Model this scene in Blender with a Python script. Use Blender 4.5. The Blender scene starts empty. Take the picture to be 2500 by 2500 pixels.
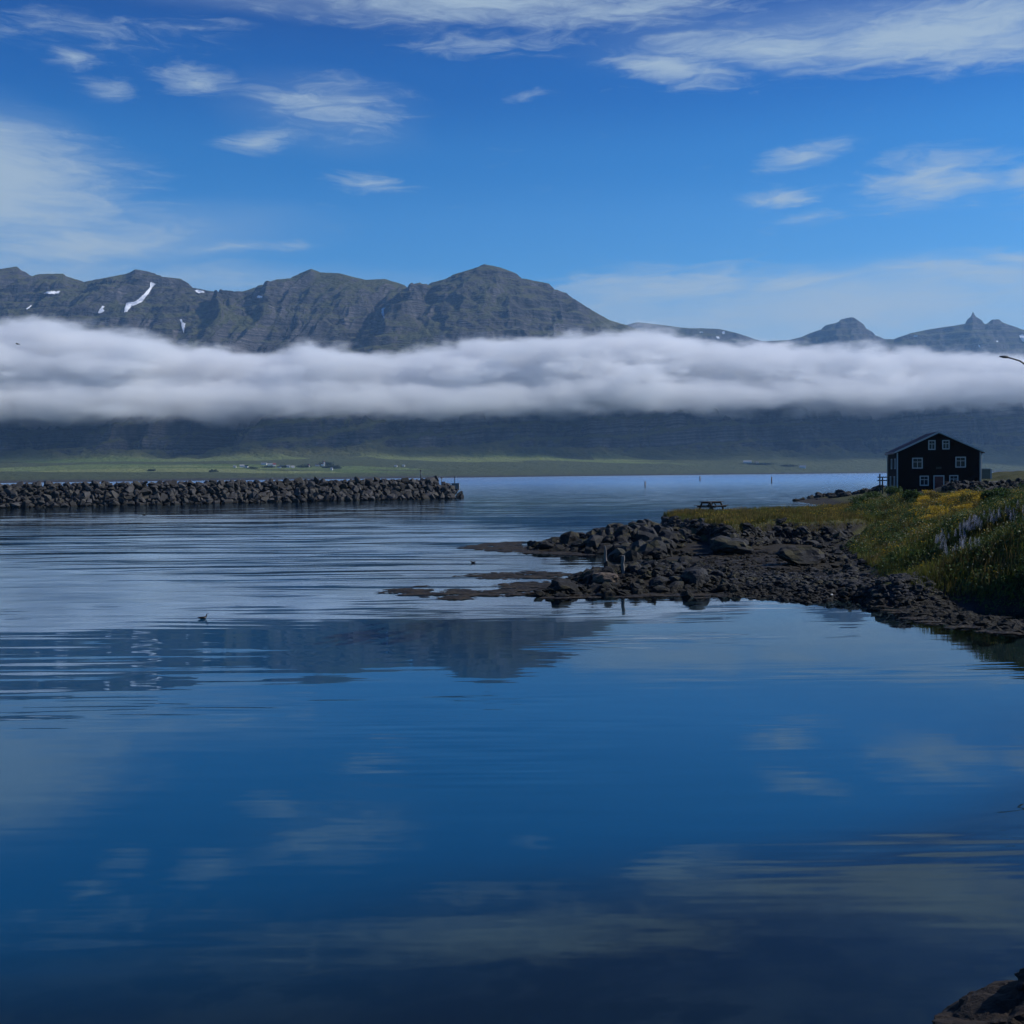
import bpy, bmesh, math, random
import numpy as np
from mathutils import Vector, Matrix

random.seed(7)
RNG = np.random.default_rng(11)
C = bpy.context.scene.collection
SC = bpy.context.scene

# ------------------------------------------------------------------ camera
CAM_H = 4.6
FPX = 2800.0                       # focal length in pixels of the 2500 px photograph
PITCH = math.atan(92 / FPX)
ROLL = math.radians(0.5)
_f = Vector((0, math.cos(PITCH), -math.sin(PITCH)))
_r0 = Vector((1, 0, 0))
_u0 = Vector((0, math.sin(PITCH), math.cos(PITCH)))
_r = math.cos(ROLL) * _r0 - math.sin(ROLL) * _u0
_u = math.sin(ROLL) * _r0 + math.cos(ROLL) * _u0
cam_data = bpy.data.cameras.new("camera")
cam_data.sensor_width = 36.0
cam_data.lens = 36.0 * FPX / 2500.0
cam_data.clip_start = 0.1
cam_data.clip_end = 60000.0
cam = bpy.data.objects.new("camera", cam_data)
C.objects.link(cam)
m = Matrix.Identity(4)
for i in range(3):
    m[i][0] = _r[i]; m[i][1] = _u[i]; m[i][2] = -_f[i]
m[2][3] = CAM_H
cam.matrix_world = m
SC.camera = cam


def ray(px, py):
    """direction of the sight line through a photograph point, scaled to one metre ahead"""
    d = _f + _r * ((px - 1250) / FPX) + _u * ((1250 - py) / FPX)
    return d / d.y


def at_dist(px, py, dist):
    d = ray(px, py)
    return Vector((d.x * dist, dist, CAM_H + d.z * dist))


def on_level(px, py, z=0.0):
    d = ray(px, py)
    k = (z - CAM_H) / d.z
    return Vector((d.x * k, d.y * k, z))


# ------------------------------------------------------------------ world, sun, exposure
SUN_EL, SUN_AZ = math.radians(38), math.radians(82)     # azimuth clockwise from straight ahead
sun_dir = Vector((math.sin(SUN_AZ) * math.cos(SUN_EL), math.cos(SUN_AZ) * math.cos(SUN_EL), math.sin(SUN_EL)))
sd = bpy.data.lights.new("sun", 'SUN')
sd.energy = 4.8
sd.angle = math.radians(0.5)
sd.color = (1.0, 0.97, 0.92)
sun = bpy.data.objects.new("sun", sd)
C.objects.link(sun)
sun.rotation_euler = (-sun_dir).to_track_quat('-Z', 'Y').to_euler()

SC.view_settings.view_transform = 'Standard'
SC.view_settings.look = 'None'
SC.view_settings.gamma = 1.0
SC.view_settings.use_curve_mapping = False
SC.view_settings.exposure = -0.08
SC.cycles.max_bounces = 8
SC.cycles.diffuse_bounces = 2
SC.cycles.glossy_bounces = 3
SC.cycles.transmission_bounces = 3
SC.cycles.transparent_max_bounces = 8
SC.cycles.volume_bounces = 6
SC.cycles.volume_max_steps = 512
SC.cycles.sample_clamp_indirect = 4.0
SC.cycles.use_adaptive_sampling = True
SC.cycles.adaptive_threshold = 0.02
SC.cycles.caustics_reflective = False
SC.cycles.caustics_refractive = False


class NT:
    """small helper round a node tree"""
    def __init__(self, tree):
        self.t = tree; self.n = tree.nodes; self.l = tree.links

    def node(self, typ, **kw):
        nd = self.n.new(typ)
        for k, v in kw.items():
            setattr(nd, k, v)
        return nd

    def put(self, sock, v):
        if v is None:
            return
        if isinstance(v, bpy.types.NodeSocket):
            self.l.new(v, sock)
        else:
            sock.default_value = v

    def math(self, op, a, b=None, c=None, clamp=False):
        nd = self.node('ShaderNodeMath', operation=op); nd.use_clamp = clamp
        self.put(nd.inputs[0], a); self.put(nd.inputs[1], b); self.put(nd.inputs[2], c)
        return nd.outputs[0]

    def vmath(self, op, a, b=None):
        nd = self.node('ShaderNodeVectorMath', operation=op)
        self.put(nd.inputs[0], a); self.put(nd.inputs[1], b)
        return nd.outputs[0]

    def noise(self, vec, scale, detail=4, rough=0.5, dist=0.0, dim='3D'):
        nd = self.node('ShaderNodeTexNoise', noise_dimensions=dim)
        self.put(nd.inputs['Vector'], vec)
        nd.inputs['Scale'].default_value = scale
        nd.inputs['Detail'].default_value = detail
        nd.inputs['Roughness'].default_value = rough
        nd.inputs['Distortion'].default_value = dist
        return nd.outputs[0]

    def step(self, v, lo, hi, a=0.0, b=1.0, smooth=True):
        nd = self.node('ShaderNodeMapRange', interpolation_type='SMOOTHSTEP' if smooth else 'LINEAR')
        self.put(nd.inputs[0], v); self.put(nd.inputs[1], lo); self.put(nd.inputs[2], hi)
        self.put(nd.inputs[3], a); self.put(nd.inputs[4], b)
        return nd.outputs[0]

    def mix(self, f, a, b, blend='MIX'):
        nd = self.node('ShaderNodeMix', data_type='RGBA', blend_type=blend)
        self.put(nd.inputs['Factor'], f)
        for s, v in ((nd.inputs[6], a), (nd.inputs[7], b)):
            if isinstance(v, (tuple, list)) and len(v) == 3:
                v = (*v, 1.0)
            self.put(s, v)
        return nd.outputs[2]

    def mapping(self, vec, scale=(1, 1, 1), loc=(0, 0, 0), rot=(0, 0, 0), typ='POINT'):
        nd = self.node('ShaderNodeMapping', vector_type=typ)
        self.put(nd.inputs['Vector'], vec)
        nd.inputs['Location'].default_value = loc
        nd.inputs['Rotation'].default_value = rot
        nd.inputs['Scale'].default_value = scale
        return nd.outputs[0]

    def sep(self, vec):
        nd = self.node('ShaderNodeSeparateXYZ'); self.put(nd.inputs[0], vec)
        return nd.outputs

    def comb(self, x=0.0, y=0.0, z=0.0):
        nd = self.node('ShaderNodeCombineXYZ')
        self.put(nd.inputs[0], x); self.put(nd.inputs[1], y); self.put(nd.inputs[2], z)
        return nd.outputs[0]


world = bpy.data.worlds.new("World")
SC.world = world
world.use_nodes = True
W = NT(world.node_tree)
W.n.clear()
tc = W.node('ShaderNodeTexCoord')
sky = W.node('ShaderNodeTexSky', sky_type='NISHITA')
sky.sun_disc = False
sky.sun_elevation = SUN_EL
sky.sun_rotation = SUN_AZ
sky.altitude = 0.0
sky.air_density = 1.0
sky.dust_density = 0.3
sky.ozone_density = 4.0
sx, sy, sz = W.sep(tc.outputs['Generated'])
az = W.math('ARCTAN2', sx, sy)
el = W.math('ARCSINE', sz)
# high cirrus: soft elongated patches broken up by drawn-out noise
flat = W.comb(az, el, 0.0)
warp1 = W.noise(W.mapping(flat, scale=(5, 16, 1)), 1.0, 5, 0.6)
warp2 = W.noise(W.mapping(flat, scale=(5, 16, 1), loc=(7.3, 2.1, 0)), 1.0, 5, 0.6)
waz = W.math('ADD', az, W.math('MULTIPLY', W.math('SUBTRACT', warp1, 0.5), 0.11))
wel = W.math('ADD', el, W.math('MULTIPLY', W.math('SUBTRACT', warp2, 0.5), 0.030))
wvec = W.comb(waz, wel, 0.0)
# photograph x, y of the middle, half-length, half-height in pixels, tilt in degrees, strength
CIRRUS = [
    (-60, 440, 520, 190, -4, 1.25), (90, 480, 380, 130, -10, 0.9), (210, 590, 380, 60, 8, 1.0), (600, 603, 260, 22, 3, 0.75),
    (480, 200, 170, 50, -4, 0.80), (250, 205, 100, 34, 4, 0.70), (820, 275, 270, 100, -2, 0.80), (700, 240, 240, 44, -5, 0.75),
    (625, 347, 150, 42, 7, 0.75), (925, 450, 160, 46, -2, 0.80), (150, 132, 70, 28, -8, 0.75), (1290, 232, 120, 22, 3, 0.55), (1130, 105, 240, 40, 2, 0.7),
    (1150, 5, 950, 90, -2, 0.80), (1500, 30, 560, 70, 0, 0.80), (250, 70, 560, 70, 3, 0.40), (1300, 100, 260, 50, 2, 0.50),
    (1640, 170, 260, 55, -11, 1.0), (1900, 118, 430, 75, -5, 1.0), (2300, 70, 640, 100, 0, 1.15), (2400, 115, 420, 70, 0, 0.85),
    (1960, 385, 180, 36, 10, 0.85), (1905, 487, 200, 32, 4, 0.85), (2290, 440, 230, 90, 6, 1.0), (2480, 440, 120, 60, 8, 0.8),
    (2000, 530, 180, 34, 6, 0.62), (2490, 625, 130, 40, -10, 0.95), (2400, 670, 380, 55, -5, 1.0), (1950, 690, 200, 30, 1, 0.9),
    (1620, 700, 440, 64, 4, 0.9), (1500, 690, 280, 55, 6, 0.8), (2050, 765, 1000, 95, 0, 0.85), (500, 680, 900, 60, 0, 0.55),
    (3300, 300, 800, 160, 6, 0.8), (-1300, 300, 800, 140, -6, 0.7), (-900, -300, 900, 200, 5, 0.6), (3000, -350, 900, 220, 0, 0.7),
]
cov = None
for px, py, hl, hh, tilt, s in CIRRUS:
    d = ray(px, py).normalized()
    caz, cel = math.atan2(d.x, d.y), math.asin(d.z)
    mp = W.mapping(wvec, scale=(hl / FPX, hh / FPX, 1), loc=(caz, cel, 0), rot=(0, 0, math.radians(tilt)), typ='TEXTURE')
    g = W.node('ShaderNodeTexGradient', gradient_type='SPHERICAL')
    W.put(g.inputs[0], mp)
    b = W.math('MULTIPLY', g.outputs[1], s)
    cov = b if cov is None else W.math('MAXIMUM', cov, b)
wisp = W.noise(W.mapping(wvec, scale=(20, 110, 1), rot=(0, 0, math.radians(4))), 1.0, 7, 0.64, 0.7)
wisp2 = W.noise(W.mapping(wvec, scale=(5, 22, 1), rot=(0, 0, math.radians(-6)), loc=(2, 4, 0)), 1.0, 3, 0.5, 0.3)
wsum = W.math('ADD', W.math('MULTIPLY', wisp, 0.68), W.math('MULTIPLY', wisp2, 0.32))
wsum = W.step(wsum, 0.36, 0.64, 1.05, 0.0, False)
cov = W.math('SUBTRACT', W.math('MULTIPLY', cov, 1.95), wsum)
cov = W.step(cov, -0.25, 1.55, 0.0, 0.92)
# thin even veils low over the mountains and along the top
VEIL = [(2100, 780, 1200, 150, 0, 0.85), (1560, 745, 520, 75, 6, 0.55), (420, 690, 900, 75, 0, 0.50), (150, 600, 700, 120, 6, 0.40), (-50, 430, 480, 210, -8, 0.55),
        (900, 0, 1000, 60, 0, 0.22), (2200, 60, 900, 100, 0, 0.32), (2450, 660, 420, 60, -4, 0.40), (780, 280, 330, 120, -3, 0.16)]
veil = None
for px, py, hl, hh, tilt, s in VEIL:
    d = ray(px, py).normalized()
    mp = W.mapping(wvec, scale=(hl / FPX, hh / FPX, 1), loc=(math.atan2(d.x, d.y), math.asin(d.z), 0), rot=(0, 0, math.radians(tilt)), typ='TEXTURE')
    g = W.node('ShaderNodeTexGradient', gradient_type='SPHERICAL')
    W.put(g.inputs[0], mp)
    b = W.math('MULTIPLY', W.step(g.outputs[1], 0.0, 0.8), s)
    veil = b if veil is None else W.math('MAXIMUM', veil, b)
veil = W.math('MULTIPLY', veil, W.step(wisp2, 0.25, 0.7, 0.55, 1.1, False))
cov = W.math('SUBTRACT', 1.0, W.math('MULTIPLY', W.math('SUBTRACT', 1.0, cov), W.math('SUBTRACT', 1.0, veil)), clamp=True)
hs = W.node('ShaderNodeHueSaturation')
hs.inputs['Saturation'].default_value = 1.35
hs.inputs['Value'].default_value = 1.0
W.put(hs.inputs['Color'], sky.outputs[0])
# clear northern air: pale near the horizon, a deep blue soon above it, all the way round
tint = W.node('ShaderNodeValToRGB')
tint.color_ramp.interpolation = 'EASE'
W.put(tint.inputs[0], W.step(el, 0.0, math.radians(30), 0.0, 1.0, False))
TINT = [(0.0, (0.78, 1.15, 1.36)), (0.30, (0.76, 1.15, 1.36)), (0.40, (0.68, 1.12, 1.36)), (0.50, (0.38, 0.98, 1.28)),
        (0.62, (0.05, 0.71, 1.12)), (0.76, (0.02, 0.46, 0.88)), (1.0, (0.05, 0.46, 0.88))]
ce = tint.color_ramp.elements
while len(ce) < len(TINT):
    ce.new(0.5)
for e_, (p_, c_) in zip(ce, TINT):
    e_.position = p_; e_.color = (*c_, 1)
skyc = W.mix(1.0, hs.outputs[0], tint.outputs[0], 'MULTIPLY')
skyc = W.mix(cov, skyc, (4.5, 5.8, 7.0))
bg = W.node('ShaderNodeBackground')
W.put(bg.inputs['Color'], skyc)
bg.inputs['Strength'].default_value = 0.092
wo = W.node('ShaderNodeOutputWorld')
W.l.new(bg.outputs[0], wo.inputs['Surface'])
world.cycles.sampling_method = 'MANUAL'
world.cycles.sample_map_resolution = 512


# ------------------------------------------------------------------ numpy noise
def _hash(ix, iy, seed):
    h = (ix.astype(np.int64) * 374761393 + iy.astype(np.int64) * 668265263 + seed * 2147483647) & 0xFFFFFFFF
    h = ((h ^ (h >> 13)) * 1274126177) & 0xFFFFFFFF
    h = ((h ^ (h >> 16)) * 2246822519) & 0xFFFFFFFF
    return ((h ^ (h >> 15)) & 0xFFFFFF) / float(0xFFFFFF)


def perlin(x, y, seed=0):
    x = np.asarray(x, float); y = np.asarray(y, float)
    ix = np.floor(x); iy = np.floor(y)
    fx = x - ix; fy = y - iy
    ux = fx * fx * fx * (fx * (fx * 6 - 15) + 10); uy = fy * fy * fy * (fy * (fy * 6 - 15) + 10)
    r = 0
    for dx in (0, 1):
        for dy in (0, 1):
            a = _hash(ix + dx, iy + dy, seed) * 2 * np.pi
            g = np.cos(a) * (fx - dx) + np.sin(a) * (fy - dy)
            r = r + g * (ux if dx else 1 - ux) * (uy if dy else 1 - uy)
    return r * 1.5


def fbm(x, y, seed=0, octv=5, gain=0.5):
    r = 0; a = 1.0; k = 1.0; s = 0
    for o in range(octv):
        r = r + a * perlin(x * k, y * k, seed + o * 17); s += a
        a *= gain; k *= 2.03
    return r / s


def ridged(x, y, seed=0, octv=4, gain=0.5):
    r = 0; a = 1.0; k = 1.0; s = 0
    for o in range(octv):
        r = r + a * (1 - np.abs(perlin(x * k, y * k, seed + o * 31)) * 1.6); s += a
        a *= gain; k *= 2.1
    return r / s


def sstep(v, lo, hi):
    t = np.clip((v - lo) / (hi - lo), 0, 1)
    return t * t * (3 - 2 * t)


# ------------------------------------------------------------------ object helpers
def tag(o, label=None, cat=None, group=None, kind=None):
    if label: o['label'] = label
    if cat: o['category'] = cat
    if group: o['group'] = group
    if kind: o['kind'] = kind
    return o


def link(name, mesh, parent=None, loc=(0, 0, 0)):
    o = bpy.data.objects.new(name, mesh)
    C.objects.link(o)
    o.location = loc
    if parent is not None:
        o.parent = parent
    return o


def empty(name, loc=(0, 0, 0), rz=0.0):
    o = bpy.data.objects.new(name, None)
    C.objects.link(o)
    o.empty_display_size = 0.2
    o.location = loc
    o.rotation_euler = (0, 0, rz)
    return o


def np_mesh(name, verts, faces, mat=None, smooth=False):
    """mesh from numpy arrays; faces all of one length"""
    verts = np.ascontiguousarray(verts, dtype=np.float32); faces = np.ascontiguousarray(faces, dtype=np.int32)
    k = faces.shape[1]
    me = bpy.data.meshes.new(name)
    me.vertices.add(len(verts)); me.vertices.foreach_set("co", verts.ravel())
    me.loops.add(faces.size); me.loops.foreach_set("vertex_index", faces.ravel())
    me.polygons.add(len(faces)); me.polygons.foreach_set("loop_start", np.arange(0, faces.size, k, dtype=np.int32))
    me.update(calc_edges=True)
    me.polygons.foreach_set("use_smooth", np.full(len(faces), smooth))
    if mat: me.materials.append(mat)
    return me


def grid_faces(nr, nc):
    a = np.arange((nr - 1) * (nc - 1))
    r = a // (nc - 1); c = a % (nc - 1)
    i = r * nc + c
    return np.stack([i, i + 1, i + nc + 1, i + nc], 1)


def material(name):
    mt = bpy.data.materials.new(name); mt.use_nodes = True
    t = NT(mt.node_tree); t.n.clear()
    out = t.node('ShaderNodeOutputMaterial')
    return mt, t, out


def simple(name, color, rough=0.7, var=0.25, scale=6.0, bump=0.0, spec=0.3, metal=0.0, obj=True):
    """painted or bare surface with a little uneven colour and relief"""
    mt, t, out = material(name)
    p = t.node('ShaderNodeBsdfPrincipled')
    co = t.node('ShaderNodeTexCoord').outputs['Object']
    nz = t.noise(co, scale, 5, 0.6)
    dark = tuple(c * (1 - var) for c in color); lite = tuple(min(1, c * (1 + var)) for c in color)
    t.put(p.inputs['Base Color'], t.mix(nz, dark, lite))
    p.inputs['Roughness'].default_value = rough
    p.inputs['Specular IOR Level'].default_value = spec
    p.inputs['Metallic'].default_value = metal
    if bump:
        b = t.node('ShaderNodeBump'); b.inputs['Strength'].default_value = 1.0; b.inputs['Distance'].default_value = bump
        t.put(b.inputs['Height'], nz); t.l.new(b.outputs[0], p.inputs['Normal'])
    t.l.new(p.outputs[0], out.inputs['Surface'])
    return mt
# ------------------------------------------------------------------ mountains
def mountain_material(name, fields):
    mt, t, out = material(name)
    p = t.node('ShaderNodeBsdfPrincipled')
    geo = t.node('ShaderNodeNewGeometry')
    pos = geo.outputs['Position']
    nx, ny, nz = t.sep(geo.outputs['Normal'])
    x, y, z = t.sep(pos)
    big = t.noise(pos, 0.0032, 5, 0.55)
    mid = t.noise(pos, 0.02, 5, 0.6)
    fine = t.noise(t.mapping(pos, scale=(1, 1, 3.0)), 0.05, 4, 0.65)
    # basalt beds: thin nearly level bands
    bedz = t.math('ADD', t.math('ADD', z, t.math('MULTIPLY', x, -0.045)), t.math('MULTIPLY', mid, 14))
    beds = t.noise(t.comb(0.0, 0.0, bedz), 0.11, 3, 0.7)
    streak = t.noise(t.mapping(pos, scale=(0.015, 0.004, 0.0035)), 1.0, 4, 0.65)
    rock = t.mix(t.step(beds, 0.35, 0.65), (0.012, 0.013, 0.016), (0.085, 0.078, 0.076))
    sk = t.step(streak, 0.38, 0.62, 0.35, 1.9, False)
    rock = t.mix(1.0, rock, t.comb(sk, sk, sk), 'MULTIPLY')
    talus = t.mix(mid, (0.036, 0.034, 0.034), (0.085, 0.073, 0.066))
    grass = t.mix(fine, (0.042, 0.048, 0.018), (0.105, 0.102, 0.040))
    g = t.math('ADD', nz, t.math('MULTIPLY', t.math('SUBTRACT', mid, 0.5), 0.30))
    g = t.math('ADD', g, t.math('MULTIPLY', t.math('SUBTRACT', big, 0.5), 0.75))
    g = t.math('ADD', g, t.step(z, 330, 120, 0.0, 0.10))
    col = t.mix(t.step(g, 0.60, 0.74), rock, talus)
    col = t.mix(t.step(g, 0.66, 0.90), col, grass)
    if fields:
        low = t.step(z, 40, 75, 1.0, 0.0)
        vor = t.node('ShaderNodeTexVoronoi', feature='F1')
        t.put(vor.inputs['Vector'], t.mapping(pos, scale=(0.0030, 0.0075, 0)))
        vor.inputs['Scale'].default_value = 1.0
        vr, vg, vb = t.sep(vor.outputs['Color'])
        meadow = t.mix(mid, (0.045, 0.060, 0.026), (0.075, 0.085, 0.038))
        hay = t.mix(vg, (0.080, 0.120, 0.036), (0.165, 0.185, 0.072))
        mask = t.math('MULTIPLY', t.step(vr, 0.55, 0.57), t.step(x, 500, 350, 0.0, 1.0))
        mask = t.math('MULTIPLY', mask, t.step(z, 7, 12))
        low_col = t.mix(mask, meadow, hay)
        shore = t.step(t.math('ADD', z, t.math('MULTIPLY', mid, 4)), 3.5, 6.0, 1.0, 0.0)
        low_col = t.mix(shore, low_col, (0.045, 0.043, 0.040))
        col = t.mix(low, col, low_col)
    t.put(p.inputs['Base Color'], col)
    p.inputs['Roughness'].default_value = 0.95
    p.inputs['Specular IOR Level'].default_value = 0.1
    b = t.node('ShaderNodeBump'); b.inputs['Strength'].default_value = 1.0; b.inputs['Distance'].default_value = 14.0
    t.put(b.inputs['Height'], fine); t.l.new(b.outputs[0], p.inputs['Normal'])
    t.l.new(p.outputs[0], out.inputs['Surface'])
    return mt


def curve(pts, q):
    pts = np.array(pts, float)
    return np.interp(q, pts[:, 0], pts[:, 1])


def sky_uv(pts):
    r = [ray(a, b) for a, b in pts]
    return np.array([[d.x, d.z] for d in r])


RIDGE = [(-700, 700), (-500, 660), (-300, 690), (-120, 668), (0, 657), (42, 650), (49, 658), (79, 674), (93, 669), (154, 668), (163, 675), (205, 688), (261, 677),
         (307, 669), (321, 663), (330, 657), (363, 663), (396, 675), (443, 681), (470, 700), (503, 712), (540, 715),
         (596, 711), (629, 699), (671, 684), (708, 679), (731, 668), (759, 656), (783, 665), (829, 667), (866, 677),
         (893, 683), (940, 681), (972, 691), (1000, 699), (1024, 693), (1042, 695), (1056, 689), (1089, 681),
         (1107, 670), (1154, 656), (1182, 645), (1219, 652), (1254, 665), (1275, 679), (1308, 686), (1336, 691),
         (1354, 705), (1382, 716), (1410, 735), (1443, 756), (1489, 782), (1527, 793), (1564, 807), (1601, 823),
         (1645, 841), (1750, 880), (1900, 900), (2150, 905), (2500, 900), (3000, 880), (3400, 890)]
FAR = [(1350, 830), (1450, 805), (1531, 793), (1555, 786), (1606, 792), (1661, 799), (1754, 803), (1796, 812), (1828, 823), (1861, 833), (1926, 830),
       (1954, 823), (2001, 805), (2019, 793), (2043, 788), (2052, 780), (2080, 774), (2098, 783), (2117, 802), (2136, 816),
       (2159, 828), (2182, 828), (2219, 814), (2275, 803), (2327, 795), (2355, 790), (2367, 775), (2375, 763), (2385, 774),
       (2406, 791), (2424, 780), (2438, 780), (2457, 791), (2500, 805), (2620, 820), (2760, 790), (2900, 815), (3300, 830)]


def terraces(z, zz, period, k):
    f = (zz / period) % 1.0
    return z + period * k * (sstep(f, 0.45, 1.0) - f)


# --- near range with the lowland along the far shore
NU, NR = 1250, 470
us = np.linspace(-0.66, 0.66, NU)
pxu = us * FPX + 1250
d_shore = curve([(-700, 1150), (0, 1200), (500, 1400), (1000, 1700), (1200, 1880), (1500, 2250), (1900, 2700), (2300, 3050), (3200, 3300)], pxu)
d_foot = curve([(-700, 2750), (0, 2800), (600, 2820), (1200, 2950), (1500, 3050), (1900, 3150), (2300, 3350), (3200, 3600)], pxu)
d_ridge = curve([(-700, 4700), (0, 4900), (760, 4800), (1180, 4700), (1600, 4750), (2000, 4700), (3200, 4900)], pxu)
d_foot = d_foot + 150 * fbm(us * 7.0, us * 0 + 2.2, 15, 4)
z_foot = curve([(-700, 45), (300, 42), (1000, 46), (1500, 40), (2000, 36), (3200, 40)], pxu)
uv = sky_uv(RIDGE)
v_sky = np.interp(us, uv[:, 0], uv[:, 1])
H = CAM_H + v_sky * d_ridge
kw = np.hanning(111); kw /= kw.sum()
H_soft = np.convolve(np.pad(H, 55, mode='edge'), kw, mode='valid')

s = np.concatenate([np.linspace(0, 1, 70, endpoint=False), np.linspace(1, 2, 340, endpoint=False), np.linspace(2, 3, 60)])
S, U = np.meshgrid(s, us, indexing='ij')
D = np.where(S < 1, d_shore + (d_foot - d_shore) * S,
             np.where(S < 2, d_foot + (d_ridge - d_foot) * (S - 1), d_ridge + 1500 * (S - 2)))
X = U * D; Y = D
pw = fbm(X / 900, Y / 900, 3, 4)
# lowland
zl = 0.4 + (z_foot - 0.4) * np.clip(S, 0, 1) ** 1.35
zl = zl + sstep(S, 0.02, 0.5) * (fbm(X / 260, Y / 260, 5, 5) * 7 + 2) * np.clip(4 * S * (1 - S), 0, 1)
# slopes: lower escarpment, shelf in the cloud, upper face
t = np.clip(S - 1, 0, 1)
H = H_soft + (H - H_soft) * sstep(t, 0.84, 1.0)
esc_edge = 0.42 + 0.06 * fbm(X / 700, Y * 0 + 1.3, 9, 3)
Zsh = np.minimum(330 + 60 * fbm(X / 1500, Y * 0, 21, 2), 0.72 * H)
prof_low = np.clip(t / esc_edge, 0, 1)
prof_low = 0.45 * prof_low ** 1.15 + 0.55 * sstep(prof_low, 0.08, 0.9)
mid_t = np.clip((t - esc_edge) / (0.62 - esc_edge), 0, 1)
up_t = np.clip((t - 0.60) / 0.40, 0, 1)
UP0, UP1 = sstep(0.0, -0.35, 1.15), sstep(1.0, -0.35, 1.15)
zs = z_foot + (Zsh - z_foot) * prof_low + (0.30 * (H - Zsh)) * mid_t + 0.70 * (H - Zsh) * (0.30 * up_t + 0.70 * (sstep(up_t, -0.35, 1.15) - UP0) / (UP1 - UP0))
Z = np.where(S < 1, zl, zs)
steep = sstep(S, 1.02, 1.12) * (1 - 0.55 * mid_t * (1 - up_t))
# gullies and buttresses running down the slopes, of several sizes and strengths
fan = fbm(X / 1300, Y * 0 + 4.1, 29, 2)
wx = X + 110 * fbm(X / 420, Y / 420, 31, 3) + 28 * fbm(X / 90, Y / 110, 33, 3) + (Y - d_ridge) * fan * 0.9
m1 = sstep(fbm(X / 520, Y / 700, 35, 3), -0.45, 0.35)
m2 = sstep(fbm(X / 300, Y / 300, 37, 3), -0.25, 0.45)
spur = ridged(wx / 900 + 0.35, Y / 5200, 39, 2, 0.5)
gul = ridged(wx / 310, Y / 2400, 41, 3, 0.55)
gul2 = ridged(wx / 105 + 3.7, Y / 700, 57, 3, 0.5)
fade = np.clip((2.02 - S) * 5, 0.08, 1)
amp = steep * fade * np.where(t < 0.45, 0.10 + 0.90 * sstep(Z, 65, 115), 1.0)
Z = Z + amp * (250 * (spur - 0.66) + 230 * (0.25 + 0.75 * m1) * (gul - 0.62) + 75 * (0.2 + 0.8 * m2) * (gul2 - 0.6))
Z = Z + steep * fade * (26 * fbm(X / 170, Y / 170, 71, 5) + 20 * fbm(X / 48, Y / 60, 75, 3))
dip = -0.045 * X - 0.11 * np.minimum(X - 100, 0) * (t < 0.45)
ms = sstep(S, 1.03, 1.1) * sstep(Z, 70, 100)
k1 = 0.20 * (t < 0.45) + 0.06 + 0.60 * sstep(fbm(X / 420, Y / 300, 61, 4), -0.25, 0.35)
Zt = Z + dip + 40 * fbm(X / 600, Y / 400, 83, 4)
Z = Z + ms * np.where(t < 0.45, 0.55 + 0.4 * k1, k1) * (terraces(Z, Zt, 52.0, 0.92) - Z)
Zt = Z + dip + 16 * fbm(X / 240, Y / 200, 87, 4)
Z = Z + ms * k1 * (0.15 + 0.85 * (t > 0.45)) * (terraces(Z, Zt, 19.0, 0.6) - Z)
back = np.clip(S - 2, 0, 1)
Z = np.where(S > 2, Z * (1 - 0.75 * back), Z)
Z = np.maximum(Z, np.where(S < 0.02, -0.5, 0.3))
# bring the skyline back to the photographed one, smoothly along the ridge
vmax = ((Z - CAM_H) / D).max(0)
ratio = v_sky / vmax
ker = np.hanning(9); ker /= ker.sum()
ratio = np.convolve(np.pad(ratio, 4, mode='edge'), ker, mode='valid')
blend = sstep(S, 1.80, 1.99)
Z = Z * (1 + (ratio - 1) * blend)
Z[0] = -1.5
M1 = mountain_material("mountain_ground", True)
me = np_mesh("mountain_range", np.stack([X, Y, Z], -1).reshape(-1, 3), grid_faces(NR, NU), M1, False)
mountain = link("mountain_range", me)
tag(mountain, kind='structure')
mtn_X, mtn_Y, mtn_Z, mtn_s = X, Y, Z, s


def drape(px, py):
    """first point of the mountain range that the sight line through (px, py) meets"""
    d = ray(px, py)
    j = (d.x + 0.66) / 1.32 * (NU - 1)
    j0 = int(min(max(math.floor(j), 0), NU - 2)); fr = j - j0
    zc = mtn_Z[:, j0] * (1 - fr) + mtn_Z[:, j0 + 1] * fr
    dc = mtn_Y[:, j0] * (1 - fr) + mtn_Y[:, j0 + 1] * fr
    v = (zc - CAM_H) / dc
    k = int(np.argmax(v >= d.z))
    if k == 0 and v[0] < d.z:
        k = int(np.argmax(v))
    if k > 0:
        f2 = (d.z - v[k - 1]) / max(v[k] - v[k - 1], 1e-9)
        f2 = min(max(f2, 0), 1)
    else:
        k, f2 = 1, 0
    dd = dc[k - 1] + (dc[k] - dc[k - 1]) * f2
    return Vector((d.x * dd, dd, CAM_H + d.z * dd))


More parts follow.
